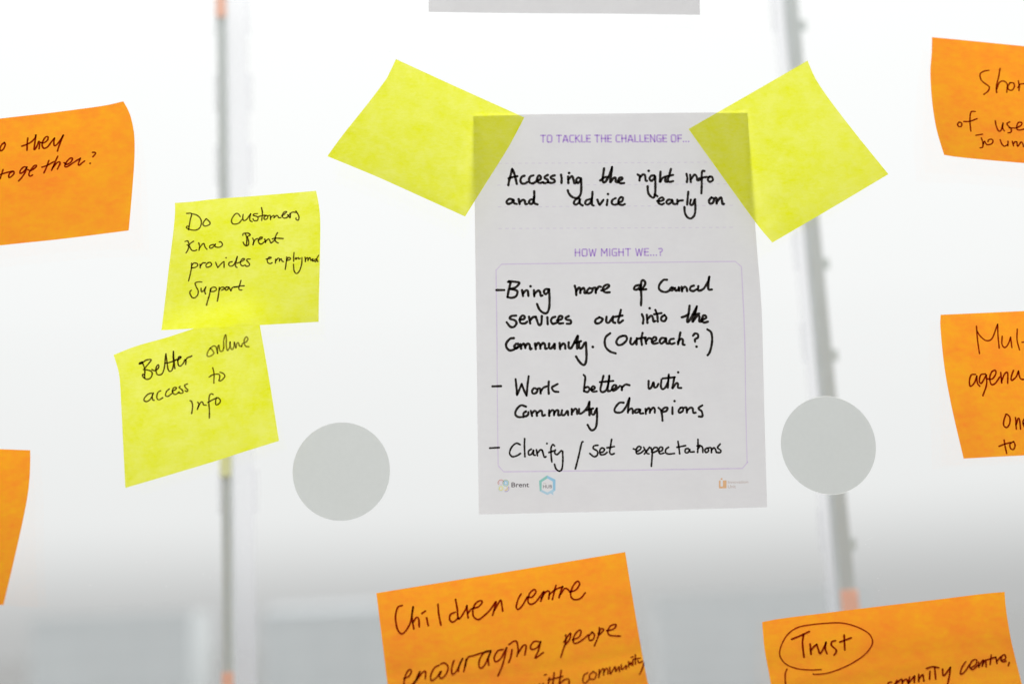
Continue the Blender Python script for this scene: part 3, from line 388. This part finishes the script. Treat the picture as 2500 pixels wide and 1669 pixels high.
 ('F', 0.87, 'r', 'journey', '768,3175 904,3113;868,3243 881,3421 856,3572 803,3609;883,3451 921,3355 949,3470 1025,3441 1065,3328 1046,3257 1000,3296 985,3359;1176,3245 1187,3392 1217,3476 1270,3405;1286,3282 1269,3450;1345,3269 1348,3432;1355,3357 1384,3276 1400,3287;1407,3271 1406,3435 1464,3273 1483,3329 1486,3433;1544,3319 1567,3420 1648,3305'),
 ('G', 0.81, 'r', 'Multi', '622,379 632,748 656,1117;626,509 684,651 795,772 924,715 1063,347;1063,347 1051,645 1053,990;1138,675 1118,886 1165,983 1245,894 1289,711;1289,711 1290,871 1291,993;1382,513 1369,797 1390,1072;1431,863 1583,841;1491,574 1484,1053;1655,738 1653,1008'),
 ('G', 0.92, 'r', 'agencies', '550,1688 476,1697 424,1857 429,2007 514,1918 575,1732;575,1732 570,1922 608,2020;735,1688 651,1709 611,1871 643,1941 730,1770 752,1717;752,1717 737,1988 643,2280;763,1827 855,1834 932,1702 930,1604 861,1641 811,1803 825,1981 900,1960 999,1789;1029,1667 1020,1955;1025,1900 1101,1713 1160,1690 1129,1976;1273,1628 1210,1831 1221,1900 1295,1810 1344,1649;1344,1649 1347,1815 1378,1886 1454,1879'),
 ('G', 0.92, 'r', 'one', '1008,2827 959,2979 935,3130 977,3204 1038,3097 1062,2931 1026,2829;1159,2938 1133,3258;1147,3133 1198,2969 1220,2999 1204,3263;1278,3102 1367,3066 1361,2953 1313,2978 1270,3087 1289,3228 1369,3205'),
 ('G', 0.87, 'r', 'to', '902,3548 900,3728 905,3922;805,3714 907,3659 1004,3626;1048,3602 984,3666 979,3790 1023,3822 1061,3700 1048,3602'),
 ('H', 1.01, 'r', 'Children', '378,452 309,482 254,715 258,1043 315,1194 398,1114 480,909 545,535;545,535 508,788 513,1113;510,950 572,838 608,880 602,1089;733,883 743,1095;669,753 727,704;936,582 931,841 943,1135;1199,864 1115,905 1095,1043 1150,1109 1237,1015;1228,531 1237,765 1240,1050 1356,860 1395,746;1395,746 1388,899 1389,1059;1399,932 1454,855 1474,845;1474,845 1574,825 1640,734 1615,677 1543,723 1483,862 1478,1050 1548,1156 1652,1066 1761,934 1857,776;1867,779 1820,949 1777,1102;1818,978 1917,792 1950,770 1952,1030'),
 ('H', 0.99, 'r', 'centre', '2289,685 2229,811 2182,977 2206,1058 2281,972 2373,790;2373,790 2446,810 2513,704 2489,629 2418,708 2374,879 2403,975 2491,939 2633,738;2645,724 2613,837 2571,944;2588,875 2673,749 2735,750 2707,918;2856,617 2811,784 2765,946;2727,821 2837,729 2960,681;2960,681 2921,782 2875,930;2902,864 2995,742 3062,833;3061,847 3161,815 3227,695 3200,608 3123,713 3064,905 3099,1036 3194,1048 3293,920'),
 ('H', 0.96, 'r', 'encouraging', '268,2409 347,2384 396,2281 371,2227 304,2332 259,2508 259,2651;259,2651 345,2659 478,2442 529,2311;529,2311 468,2440 405,2638;441,2527 564,2347 614,2330 599,2498;836,2230 765,2276 692,2433 690,2588 762,2530 853,2383;862,2385 823,2492 858,2561 946,2433 978,2295 927,2180 867,2201;1085,2151 1030,2365 1038,2498 1126,2387 1224,2136;1224,2136 1151,2334 1131,2447;1281,2170 1250,2327 1217,2467;1247,2356 1312,2124 1400,2095 1518,2057 1672,2031;1672,2031 1577,2039 1488,2230 1463,2407 1507,2447 1585,2316 1671,2048;1671,2048 1618,2264 1614,2413;1867,2051 1786,2064 1716,2222 1724,2350 1819,2281 1930,2015;1930,2015 1864,2322 1729,2760;2013,2091 1977,2286 1931,2413;1976,1945 2062,1878 2108,1915 2108,2152 2076,2294;2103,2220 2198,2037 2247,2051 2206,2294;2451,1990 2377,1970 2311,2086 2332,2178 2420,2134 2479,1998;2479,1998 2422,2236 2358,2409 2492,2302'),
 ('H', 0.94, 'r', 'people', '2890,1931 2872,2120 2816,2302 2759,2494;2843,2113 2937,1943 2969,1920 2935,2071 2844,2212;2982,2084 3081,2045 3130,1932 3118,1867 3044,1940 2992,2086 3011,2190 3109,2150 3236,2022;3297,1976 3242,2056 3241,2169 3299,2152 3328,2047 3299,1961;3419,1886 3392,2065 3300,2330;3386,2031 3444,1923 3478,1962 3401,2067;3522,1989 3597,1993 3658,1949 3675,1878 3599,1888 3540,1994 3548,2107 3619,2151 3711,2181'),
 ('H', 0.9, 'r', 'with', '2282,3117 2306,3254 2358,3116 2375,3238 2416,3117;2526,2983 2484,3200;2457,2911 2486,2900;2614,2889 2547,3248;2500,3039 2738,2999;2731,2858 2641,3274;2658,3209 2747,3100 2823,3102 2801,3320'),
 ('H', 0.81, 'r', 'community', '3128,2997 3066,3047 3031,3204 3062,3263 3139,3165;3215,2988 3149,3068 3148,3167 3212,3184 3254,3062 3215,2988;3311,2968 3280,3168;3287,3103 3348,2976 3377,2968 3359,3122;3366,3057 3415,2963 3439,2994 3427,3106;3473,2948 3463,3116 3510,3028 3557,2953 3552,3072 3612,2964 3607,3086;3654,2933 3649,3047 3725,2961 3715,3047;3772,2892 3757,3008;3762,2968 3808,2913 3799,2976;3842,2868 3827,2981;3821,2811 3851,2805;3894,2767 3868,2963;3853,2857 3959,2853;3915,2895 3927,2949 3987,2923;3996,2964 3968,3078 3902,3244'),
 ('I', 0.81, 's', 'ring', '865,1608 672,1582 458,1508 305,1336 248,1059 294,775 423,492 603,321 820,289 1046,298 1283,333 1464,425 1635,586 1747,766 1766,1004 1667,1258 1480,1483 1238,1619 958,1701 749,1696 733,1678'),
 ('I', 1.06, 'r', 'Trust', '487,623 645,553 786,474;693,532 657,756 638,1215;774,820 759,1147;766,1032 812,935 870,851;870,851 882,1024 896,1161 960,1005 1014,826;1014,826 986,1012 997,1186;1180,810 1119,831 1100,931 1163,1090 1154,1182 1111,1259;1339,680 1324,909 1309,1130;1254,867 1447,783'),
 ('I', 0.9, 's', 'line', '319,1505 272,1620 250,1862 251,2073'),
 ('I', 1.01, 'r', 'community', '1877,2306 1897,2214 1943,2207;2038,2177 1966,2323;2009,2270 2114,2160 2104,2319;2113,2243 2186,2175 2206,2313;2247,2121 2219,2279 2309,2134 2330,2106;2330,2106 2300,2294;2398,2070 2374,2277;2382,2215 2458,2099 2456,2277;2586,2027 2551,2249;2541,1929 2637,1897 2734,1948;2672,1923 2650,2267;2793,2005 2788,2198 2925,1981;2925,1981 2878,2216 2811,2476'),
 ('I', 0.94, 'r', 'centre,', '3178,1864 3098,2036 3061,2204 3138,2141 3229,1966;3235,2066 3328,1989 3353,1852 3287,1855 3223,2016 3256,2118 3352,2027;3382,1931 3364,2077;3368,2046 3463,1878 3423,2057;3438,2013 3500,1887 3485,2085;3609,1752 3557,2036;3518,1891 3674,1837;3674,1837 3670,2027;3678,1961 3759,1837;3753,1960 3827,1920 3833,1797 3780,1824 3746,1941 3776,2009 3828,1991;3880,2037 3848,2119'),
]
PRINTED = [
 ('border_line', 0.62, 'b', '296,1589 370,1536 2011,1524 3679,1515 3759,1573;3759,1573 3748,2059 3750,2446;290,1588 288,2020 286,2379'),
 ('border_line', 0.5, 'b', '286,2378 280,2871 278,3465;3750,2445 3742,2964 3740,3541'),
 ('border_line', 0.62, 'b', '3753,3530 3672,3596 1990,3563 354,3530 279,3468'),
]
DASHED = [
 '351,496 3415,504',
 '328,713 3782,726',
 '332,931 3747,940',
 '336,1162 3726,1162',
]
FRAMES = {
 'challenge': ((0.24295, 0.07055), (0.78054, 0.07373), (0.24353, 0.05378)),
 'might': ((0.35352, 0.36360), (0.66332, 0.36208), (0.35437, 0.34605)),
 'brent': ((0.11447, 0.92285), (0.17555, 0.92437), (0.11474, 0.91072)),
 'hub': ((0.22403, 0.92844), (0.25513, 0.92913), (0.22423, 0.92022)),
 'the': ((0.22451, 0.91764), (0.23521, 0.91778), (0.22459, 0.91458)),
 'innovation': ((0.86639, 0.93554), (0.93676, 0.93700), (0.86665, 0.92860)),
 'unit': ((0.86595, 0.94775), (0.89306, 0.94826), (0.86625, 0.93949)),
 'emblems': ((0.04433, 0.96989), (0.30033, 0.97483), (0.04611, 0.88038)),
 'square': ((0.78398, 0.96598), (0.98280, 0.97081), (0.78619, 0.90241)),
}
DISCS = [[-52.82, 83.03, 24.98, 25.36], [201.91, 85.27, 25.17, 25.71]]

EDGES = {k: [[[float(c) for c in p.split(',')] for p in e.split()] for e in v] for k, v in SHEETS.items()}
UV = 4000.0

def on_sheet(key, u, v, off=.0):
    x, z, h = surf(EDGES[key], u, v)
    return (x*MM, -(h + off)*MM, z*MM)

def parse(s):
    return [[[float(c)/UV for c in p.split(',')] for p in st.split()] for st in s.split(';')]

class Ribbons:
    """flat pen strokes lying on a sheet"""
    def __init__(self, key, base=.05):
        self.key, self.off = key, base
        self.v, self.f = [], []
    def dot(self, uv, w, sides=14):
        c = Vector(on_sheet(self.key, uv[0], uv[1], self.off))
        b = len(self.v)
        self.v.append(c)
        for i in range(sides):
            a = 2*math.pi*i/sides
            self.v.append(c + Vector((math.cos(a), 0, math.sin(a)))*w*MM*.5)
        self.f += [(b, b + 1 + i, b + 1 + (i+1) % sides) for i in range(sides)]
        self.off += .003
    def stroke(self, uvs, w, smooth=True, vary=.1, caps=True, seed=0):
        if len(uvs) == 1:
            self.dot(uvs[0], w*1.15)
            return
        P0 = [Vector(on_sheet(self.key, *p)) for p in uvs]
        length = sum((a-b).length for a, b in zip(P0, P0[1:]))/MM
        if smooth:
            n = max(4, int(length/.32))
            uvs = resample(uvs, n)
        n = len(uvs) - 1
        pts = [Vector(on_sheet(self.key, u, v, self.off + .002*i/max(n, 1))) for i, (u, v) in enumerate(uvs)]
        nrm = Vector((0, -1, 0))
        rnd = random.Random(seed)
        ph, ph2 = rnd.uniform(0, 6), rnd.uniform(0, 6)
        b = len(self.v)
        run = 0
        sides = []
        for i, p in enumerate(pts):
            a_ = pts[max(0, i-1)]
            c_ = pts[min(n, i+1)]
            t = (c_ - a_)
            if t.length < 1e-9:
                t = Vector((1, 0, 0))
            t.normalize()
            s = t.cross(nrm).normalized()
            if i:
                run += (p - pts[i-1]).length/MM
            k = 1 + vary*(.6*math.sin(run*1.3 + ph) + .4*math.sin(run*3.1 + ph2))
            if not smooth and 0 < i < n:          # mitre
                d0 = (p - a_).normalized()
                d1 = (c_ - p).normalized()
                k *= 1/max(.5, math.cos(d0.angle(d1, 0)/2))
            r = w*MM*.5*k
            sides.append((t, s, r))
            self.v += [p + s*r, p - s*r]
        self.f += [(b+2*i, b+2*i+1, b+2*i+3, b+2*i+2) for i in range(n)]
        if caps:
            for end, sg in ((0, -1), (n, 1)):
                t, s, r = sides[end]
                p = pts[end]
                q = len(self.v)
                m = 6
                for j in range(1, m):
                    a = math.pi*j/m
                    self.v.append(p + s*r*math.cos(a) + t*sg*r*math.sin(a))
                loop = [b+2*end] + list(range(q, q+m-1)) + [b+2*end+1]
                self.f.append(tuple(loop))
        self.off += .004
    def build(self, name, mat, parent, label=None):
        o = link_mesh(name, self.v, self.f, mat, parent)
        if label:
            o['label'] = label
        return o

def sheet_mesh(name, key, mat, parent, n=36):
    vs = [on_sheet(key, i/n, j/n) for j in range(n+1) for i in range(n+1)]
    fs = [(j*(n+1)+i, j*(n+1)+i+1, (j+1)*(n+1)+i+1, (j+1)*(n+1)+i) for j in range(n) for i in range(n)]
    return link_mesh(name, vs, fs, mat, parent, True)

# ---------------------------------------------------------------- outdoors beyond the window
GROUND_Z = -12.0
m_ground = solid_mat('gravel_ground', (.082, .082, .081), .95, .12, .15)
gv, gf = [], []
N = 24
for j in range(N+1):
    for i in range(N+1):
        gv.append((-1600 + 3200*i/N, -600 + 2800*j/N, GROUND_Z))
for j in range(N):
    for i in range(N):
        gf.append((j*(N+1)+i, j*(N+1)+i+1, (j+1)*(N+1)+i+1, (j+1)*(N+1)+i))
g = link_mesh('ground', gv, gf, m_ground)
g['kind'] = 'structure'

m_wall_far = solid_mat('haze_paled_render', (.55, .57, .577), .9, .06, .3)  # far wall, window and roof colours paled to paint in the haze
m_glass_far = solid_mat('blue_grey_glazing', (.525, .55, .56), .7, .05, .3)
m_roof_far = solid_mat('grey_roof_sheet', (.57, .59, .60), .9, .05, .3)

m_slope_far = solid_mat('slate_slope', (.19, .20, .21), .9, .05, .3)

def far_building(x0, x1, y0, z_top, floors, bays, label, gable=0.0, wall=None):
    t = thing('office_building', ((x0+x1)/2, y0+6, GROUND_Z), label, 'building')
    v, f = [], []
    box(x0, x1, y0, y0+12, GROUND_Z, z_top, v, f)
    link_mesh('wall', v, f, wall or m_wall_far, t)
    v, f = [], []
    if gable:
        b = len(v)
        v += [(x0-.05, y0-.05, z_top+.02), (x1+.05, y0-.05, z_top+.02), (x1+.05, y0+12.05, z_top+.02), (x0-.05, y0+12.05, z_top+.02),
              (x0+1, y0+6, z_top+gable), (x1-1, y0+6, z_top+gable)]
        f += [(0, 1, 5, 4), (1, 2, 5), (2, 3, 4, 5), (3, 0, 4), (0, 3, 2, 1)]
    else:
        box(x0, x1, y0-.03, y0+12.03, z_top+.01, z_top+.35, v, f)
    link_mesh('roof', v, f, m_slope_far if gable else m_roof_far, t)
    fh = (z_top - GROUND_Z)/floors
    bw = (x1-x0)/bays
    for j in range(floors):
        for i in range(bays):
            v, f = [], []
            box(x0+bw*(i+.12), x0+bw*(i+.88), y0-.08, y0-.003, GROUND_Z+fh*(j+.35), GROUND_Z+fh*(j+.85), v, f)
            link_mesh('window', v, f, m_glass_far, t)
    return t

far_building(-43.0, -26.6, 150, 3.0, 6, 5, 'blurred pale office block beyond the glass, left of the left post')
far_building(-19.8, -4.0, 152, 2.6, 6, 4, 'blurred pale building with a hipped roof beyond the glass, right of the left post', .9)
far_building(30.0, 62.0, 210, 3.0, 6, 8, 'blurred long low building beyond the glass, behind the right post', 0, solid_mat('hazy_pale_wall', (.565, .575, .58), .9, .05, .3))

# ---------------------------------------------------------------- posts just outside the window
m_post = solid_mat('grey_painted_post', (.55, .575, .565), .55, .06, 40)
m_flange = see_through(paper_mat('frosted_plastic_flange', (.50, .50, .54), (.55, .55, .59), (.55, .55, .58), .75, 40), .80)
m_collar = solid_mat('pale_grey_collar', (.62, .66, .64), .5, .04, 40)
m_band = solid_mat('orange_note_reflection', (.95, .52, .38), .6, .05, 60)  # colours for sticky-note reflections painted on the posts as bands
m_yband = solid_mat('yellow_note_reflection', (.80, .80, .42), .6, .05, 60)
m_gband = solid_mat('lime_note_reflection', (.75, .88, .30), .6, .05, 60)

def post(xc, width, width_top, side, zs_collar, bands, label):
    t = thing('window_post', (xc*MM, .40, -.40), label, 'post', 'grey posts outside the window')
    z0, z1 = -400, 760
    def b(name, x0, x1, y0, y1, a0, a1, mat, lab=None):
        v, f = [], []
        box(x0*MM, x1*MM, y0*MM, y1*MM, a0*MM, a1*MM, v, f)
        o = link_mesh(name, v, f, mat, t)
        if lab:
            o['label'] = lab
    v, f = [], []
    box((xc-width/2)*MM, (xc+width/2)*MM, .400, .416, z0*MM, z1*MM, v, f)
    v = [(xc*MM+(x-xc*MM)*(width_top/width if z > .5 else 1), y, z) for x, y, z in v]
    link_mesh('upright', v, f, m_post, t)
    fx = (xc+width/2+.02, xc+width/2+17) if side > 0 else (xc-width/2-9, xc-width/2-.02)
    b('flange', fx[0], fx[1], 408, 412, z0, z1, m_flange, 'pale flange along the grey upright')
    for z in zs_collar:
        if side > 0:
            b('collar', xc+width/2+17.1, xc+width/2+21, 404, 407.5, z, z+34, m_flange)
            b('collar_edge', xc-width/2-3.2, xc-width/2-.05, 404, 406, z, z+34, m_flange)
        else:
            b('collar', xc-width/2-12, xc-width/2-9.1, 404, 407.5, z, z+34, m_flange)
            b('collar_edge', xc+width/2-.8, xc+width/2+4, 402, 403.8, z, z+9, m_collar)
    for z0_, z1_, mat, dx, lab in bands:  # reflections of the notes, painted on as solid bands
        b('reflection_band', xc-width/2-.6+dx, xc+width/2+.6+dx, 398.8, 399.9, z0_, z1_, mat, lab)
    return t

post(-172.9, 7.6, 6.8, 1, [503.6, 433.9, 371.1, 303.1, 235.1, 167.1, 99.1], [(517.5, 640, m_band, 0, 'painted orange note reflection at the top'), (128, 190, m_yband, 0, 'painted yellow note reflection'), (-200, -23, m_band, 0, 'painted orange note reflection at the foot')],
     'blurred grey post outside the glass, left one, behind the small yellow notes')
post(317.2, 12.6, 7.6, -1, [491.4, 409.8, 279.2, 201.4, 47.1], [(-200, 16, m_band, 0, 'painted orange note reflection at the foot')],
     'blurred grey post outside the glass, right one, behind the disc with painted edge glints')

# ---------------------------------------------------------------- window glass and an unseen rail added beneath it
win = thing('window', (0, .004, -.05), 'large clear window pane that all the notes and papers are stuck on', 'window')
v, f = [], []
box(-.95, .95, .0, .008, -.056, .95, v, f)
link_mesh('glass_pane', v, f, GLASS, win)
v, f = [], []
box(-.95, .95, -.012, .11, -.42, -.0565, v, f)  # out of view, added to block light from the lower notes
link_mesh('added_shade_rail', v, f, solid_mat('dark_grey_shade_rail', (.07, .07, .072), .5, .1, 30), win)
rnd = random.Random(11)
v, f = [], []
for _ in range(420):
    x, z = rnd.uniform(-.25, .36), rnd.uniform(-.04, .36)
    if rnd.random() < .55:
        x = rnd.choice((-.118, .214)) + rnd.gauss(0, .006)
    r = rnd.choice((.00009, .00012, .00018))
    b = len(v)
    v += [(x+r*math.cos(a), -.00006, z+r*math.sin(a)) for a in (0, 1.2, 2.5, 3.9, 5.1)]
    f.append((b, b+1, b+2, b+3, b+4))
for _ in range(9):
    x, z = .214 + rnd.gauss(0, .006), rnd.uniform(.02, .25)
    a, L_ = rnd.uniform(.2, 1.2), rnd.uniform(.002, .007)
    dx, dz = math.cos(a)*L_, math.sin(a)*L_
    b = len(v)
    v += [(x, -.00006, z), (x+dx, -.00006, z+dz), (x+dx-.00003, -.00006, z+dz+.00004), (x-.00003, -.00006, z+.00004)]
    f.append((b, b+1, b+2, b+3))
d = link_mesh('dust', v, f, solid_mat('pale_dust', (.9, .9, .9), .9), win)
d['kind'] = 'stuff'

# frosted discs
for (cx_, cz_, rx_, rz_), lab, rim_glint in zip(DISCS, (
        'round frosted grey disc on the glass, left one, below the small yellow notes',
        'round frosted grey disc with painted edge glints, in front of the right post'), (False, True)):
    t = thing('frosted_disc', (cx_*MM, -.0002, cz_*MM), lab, 'disc', 'frosted manifestation discs')
    n = 96
    vs = [(cx_*MM, -.0002, cz_*MM)] + [((cx_+rx_*math.cos(2*math.pi*i/n))*MM, -.0002, (cz_+rz_*math.sin(2*math.pi*i/n))*MM) for i in range(n)]
    link_mesh('film', vs, [(0, 1+i, 1+(i+1) % n) for i in range(n)], VINYL, t)
    if rim_glint:
        for a0, a1 in ((55, 118), (238, 308)):  # glints painted along the top and bottom edge
            vs, fs = [], []
            m = 40
            for i in range(m+1):
                a = math.radians(a0+(a1-a0)*i/m)
                w = .28*math.sin(math.pi*i/m)+.02
                for k in (.05, w):
                    vs.append(((cx_+(rx_+k)*math.cos(a))*MM, -.00035, (cz_+(rz_+k)*math.sin(a))*MM))
            fs = [(2*i, 2*i+1, 2*i+3, 2*i+2) for i in range(m)]
            link_mesh('rim_glint', vs, fs, RIM_GLINT, t)

# ---------------------------------------------------------------- papers and notes
INFO = {
    'K': ('printed_sheet', WHITE, 'printed white worksheet headed TO TACKLE THE CHALLENGE OF, filled in with black marker', 'paper', None),
    'S': ('paper_sheet', WHITE, 'blank grey-white sheet cut off by the top edge, above the printed worksheet', 'paper', None),
    'A': ('sticky_note', YELLOW, 'blank yellow sticky note holding the top left corner of the worksheet', 'sticky note', 'yellow sticky notes on the window'),
    'B': ('sticky_note', YELLOW, 'blank yellow sticky note holding the top right corner of the worksheet', 'sticky note', 'yellow sticky notes on the window'),
    'C': ('sticky_note', YELLOW, 'yellow sticky note reading Do customers know Brent provides employment Support', 'sticky note', 'yellow sticky notes on the window'),
    'D': ('sticky_note', YELLOW, 'tilted yellow sticky note reading Better online access to Info, tucked under another', 'sticky note', 'yellow sticky notes on the window'),
    'E': ('sticky_note', ORANGE, 'orange sticky note at the upper left, its last words they together with a question mark', 'sticky note', 'orange sticky notes on the window'),
    'F': ('sticky_note', ORANGE, 'orange sticky note at the upper right reading Short of user journey', 'sticky note', 'orange sticky notes on the window'),
    'G': ('sticky_note', ORANGE, 'orange sticky note at the right edge beginning Multi agencies', 'sticky note', 'orange sticky notes on the window'),
    'H': ('sticky_note', ORANGE, 'orange sticky note below the worksheet reading Children centre encouraging people', 'sticky note', 'orange sticky notes on the window'),
    'I': ('sticky_note', ORANGE, 'orange sticky note at the lower right with Trust circled', 'sticky note', 'orange sticky notes on the window'),
    'J': ('sticky_note', ORANGE, 'orange sticky note at the lower left edge showing no writing', 'sticky note', 'orange sticky notes on the window'),
}
ROOT = {}
for k, (nm, mat, lab, cat, grp) in INFO.items():
    t = thing(nm, on_sheet(k, 0, 0), lab, cat, grp)
    sheet_mesh('sheet', k, mat, t)
    ROOT[k] = t

seed = 0
for key, w, ink, text, data in WORDS:
    r = Ribbons(key)
    for st in parse(data):
        seed += 1
        r.stroke(st, w, seed=seed)
    nm = {'dash': 'handwritten_dash', 'slash': 'handwritten_slash', 'ring': 'drawn_ring', 'line': 'drawn_line'}.get(text, 'handwritten_word')
    lab = None
    if nm == 'handwritten_word':
        lab = 'handwritten word "%s"' % text
    r.build(nm, INKS[ink], ROOT[key], lab)

# ---- print on the worksheet
K = ROOT['K']
for nm, w, ink, data in PRINTED:
    for st in parse(data):
        r = Ribbons('K', .02)
        r.stroke(st, w, smooth=False, vary=0, caps=False)
        r.build(nm, INKS[ink], K)
for data in DASHED:
    (a, b), = parse(data)
    r = Ribbons('K', .02)
    count = 35 if b[0]-a[0] > .8 else 32
    for i in range(count):
        t0, t1 = i/count, (i+.5)/count
        r.off = .02
        r.stroke([[a[0]+(b[0]-a[0])*t0, a[1]+(b[1]-a[1])*t0], [a[0]+(b[0]-a[0])*t1, a[1]+(b[1]-a[1])*t1]], .36, smooth=False, vary=0, caps=False)
    r.build('dashed_line', INKS['d'], K)

GLYPH = {   # squared capitals: width, strokes
    'T': (.62, "0,1 .62,1;.31,1 .31,0"), 'O': (.66, ".13,0 .03,.12 .03,.88 .13,1 .53,1 .63,.88 .63,.12 .53,0 .13,0"),
    'A': (.66, "0,0 .28,1 .38,1 .66,0;.1,.28 .56,.28"), 'C': (.54, ".54,1 .16,1 .03,.86 .03,.14 .16,0 .54,0"),
    'K': (.58, ".04,0 .04,1;.54,1 .06,.52;.18,.56 .58,0"), 'L': (.46, ".04,1 .04,0 .46,0"),
    'E': (.50, ".50,1 .04,1 .04,0 .50,0;.04,.52 .46,.52"), 'H': (.62, ".04,0 .04,1;.58,0 .58,1;.04,.52 .58,.52"),
    'N': (.64, ".04,0 .04,1;.04,1 .60,0;.60,0 .60,1"), 'G': (.58, ".56,1 .16,1 .03,.86 .03,.14 .16,0 .55,0 .55,.48 .34,.48"),
    'F': (.48, ".04,0 .04,1 .50,1;.04,.50 .46,.50"), 'M': (.78, ".04,0 .06,1;.06,1 .39,.4;.39,.4 .72,1;.72,1 .74,0"),
    'I': (.08, ".04,0 .04,1"), 'W': (.84, "0,1 .2,0;.2,0 .42,.9;.42,.9 .64,0;.64,0 .84,1"), '.': (.10, ".05,.02"),
    '?': (.46, ".02,.96 .34,1 .44,.88 .44,.66 .34,.54 .2,.5 .2,.3;.2,.02"), ' ': (.16, ""),
}
def heading(text, frame, w):
    gap = .25
    total = sum(GLYPH[c][0] for c in text) + gap*(len(text)-1)
    p0, p1, p2 = frame
    def m(a, b):
        return [p0[k] + (p1[k]-p0[k])*a/total + (p2[k]-p0[k])*b for k in (0, 1)]
    x = 0
    r = Ribbons('K', .02)
    for c in text:
        gw, s = GLYPH[c]
        for st in s.split(';') if s else []:
            pts = [m(x+float(q.split(',')[0]), float(q.split(',')[1])) for q in st.split()]
            r.stroke(pts, w, smooth=False, vary=0, caps=len(pts) > 1)
        x += gw + gap
    r.build('printed_heading', INKS['v'], K, 'violet printed heading "%s"' % text)
heading("TO TACKLE THE CHALLENGE OF...", FRAMES['challenge'], .94)
heading("HOW MIGHT WE...?", FRAMES['might'], .86)

def print_text(name, text, frame, ink, parent, off=.02, bold=0.012):
    """the built-in typeface laid between two points on the worksheet"""
    cu = bpy.data.curves.new(name, 'FONT')
    cu.body = text
    cu.offset = bold
    tmp = bpy.data.objects.new(name, cu)
    COL.objects.link(tmp)
    bpy.context.view_layer.update()
    me = bpy.data.meshes.new_from_object(tmp.evaluated_get(bpy.context.evaluated_depsgraph_get()))
    vs = [tuple(v.co) for v in me.vertices]
    fs = [tuple(p.vertices) for p in me.polygons]
    bpy.data.objects.remove(tmp)
    x0, x1 = min(v[0] for v in vs), max(v[0] for v in vs)
    cap = .69
    p0, p1, p2 = frame
    out = []
    for x, y, _ in vs:
        a, b = (x-x0)/(x1-x0), y/cap
        out.append(on_sheet('K', *[p0[k]+(p1[k]-p0[k])*a+(p2[k]-p0[k])*b for k in (0, 1)], off))
    return link_mesh(name, out, fs, INKS[ink], parent)

def emblem_map(frame, W_, H_):
    p0, p1, p2 = frame
    def m(x, y):
        a, b = x/W_, (H_-y)/H_
        return [p0[k] + (p1[k]-p0[k])*a + (p2[k]-p0[k])*b for k in (0, 1)]
    return m
E1 = emblem_map(FRAMES['emblems'], 2349, 1044)
E2 = emblem_map(FRAMES['square'], 2349, 1007)

def arc(m, cx_, cy_, r_, a0, a1, w, ink, parent, off=.02):
    n = 28
    r = Ribbons('K', off)
    pts = [m(cx_+r_*math.cos(math.radians(a0+(a1-a0)*i/n)), cy_-r_*math.sin(math.radians(a0+(a1-a0)*i/n))) for i in range(n+1)]
    r.stroke(pts, w, smooth=False, vary=0, caps=False)
    return r.build('ring', INKS[ink], parent)

def poly(m, pts, ink, parent, name, off=.02):
    vs = [on_sheet('K', *m(*p), off) for p in pts]
    return link_mesh(name, vs, [tuple(range(len(vs)))], INKS[ink], parent)

logo = part_empty('printed_logo', K, 'small four-ring logo with the word Brent')
arc(E1, 300, 350, 92, 20, 215, .36, 'red_print', logo)
arc(E1, 300, 350, 50, 0, 360, .40, 'pink_print', logo)
arc(E1, 455, 355, 92, 0, 360, .36, 'green_print', logo, .03)
arc(E1, 455, 355, 52, 0, 360, .60, 'blue_print', logo, .024)
arc(E1, 300, 515, 92, 0, 360, .34, 'pale_teal_print', logo, .034)
arc(E1, 300, 515, 54, 0, 360, .44, 'yellow_print', logo, .026)
arc(E1, 460, 520, 92, -120, 45, .38, 'purple_print', logo, .038)
arc(E1, 455, 520, 48, -135, 60, .50, 'amber_print', logo, .028)
print_text('lettering', 'Brent', FRAMES['brent'], 'black_print', logo)

logo2 = part_empty('printed_logo', K, 'small hexagon speech bubble logo reading The HUB')
poly(E1, [(1515, 300), (1770, 140), (1780, 232), (1600, 335)], 'teal_print', logo2, 'bubble_side')
poly(E1, [(1515, 300), (1600, 335), (1598, 572), (1535, 612)], 'teal_print', logo2, 'bubble_side')
poly(E1, [(1770, 140), (2040, 270), (1952, 325), (1780, 232)], 'blue_print', logo2, 'bubble_side')
poly(E1, [(2040, 270), (2035, 600), (1955, 560), (1952, 325)], 'blue_print', logo2, 'bubble_side')
poly(E1, [(1535, 612), (1598, 572), (1780, 658), (1780, 742)], 'pale_blue_print', logo2, 'bubble_side')
poly(E1, [(1780, 742), (1780, 658), (1955, 560), (2035, 600), (1962, 650), (1975, 760), (1885, 685)], 'pale_blue_print', logo2, 'bubble_tail')
print_text('lettering', 'HUB', FRAMES['hub'], 'grey_print', logo2)
print_text('lettering', 'The', FRAMES['the'], 'faint_print', logo2)

logo3 = part_empty('printed_logo', K, 'small orange square logo reading Innovation Unit')
for pts in ([(590, 370), (658, 370), (658, 618), (590, 618)], [(752, 370), (902, 370), (902, 618), (752, 618)], [(590, 619), (902, 619), (902, 692), (590, 692)]):
    poly(E2, pts, 'orange_print', logo3, 'square_mark')
r = Ribbons('K', .02)
r.dot(E2(700, 312), 1.05)
r.build('dot', INKS['orange_print'], logo3)
print_text('lettering', 'Innovation', FRAMES['innovation'], 'faint_print', logo3)
print_text('lettering', 'Unit', FRAMES['unit'], 'faint_print', logo3)
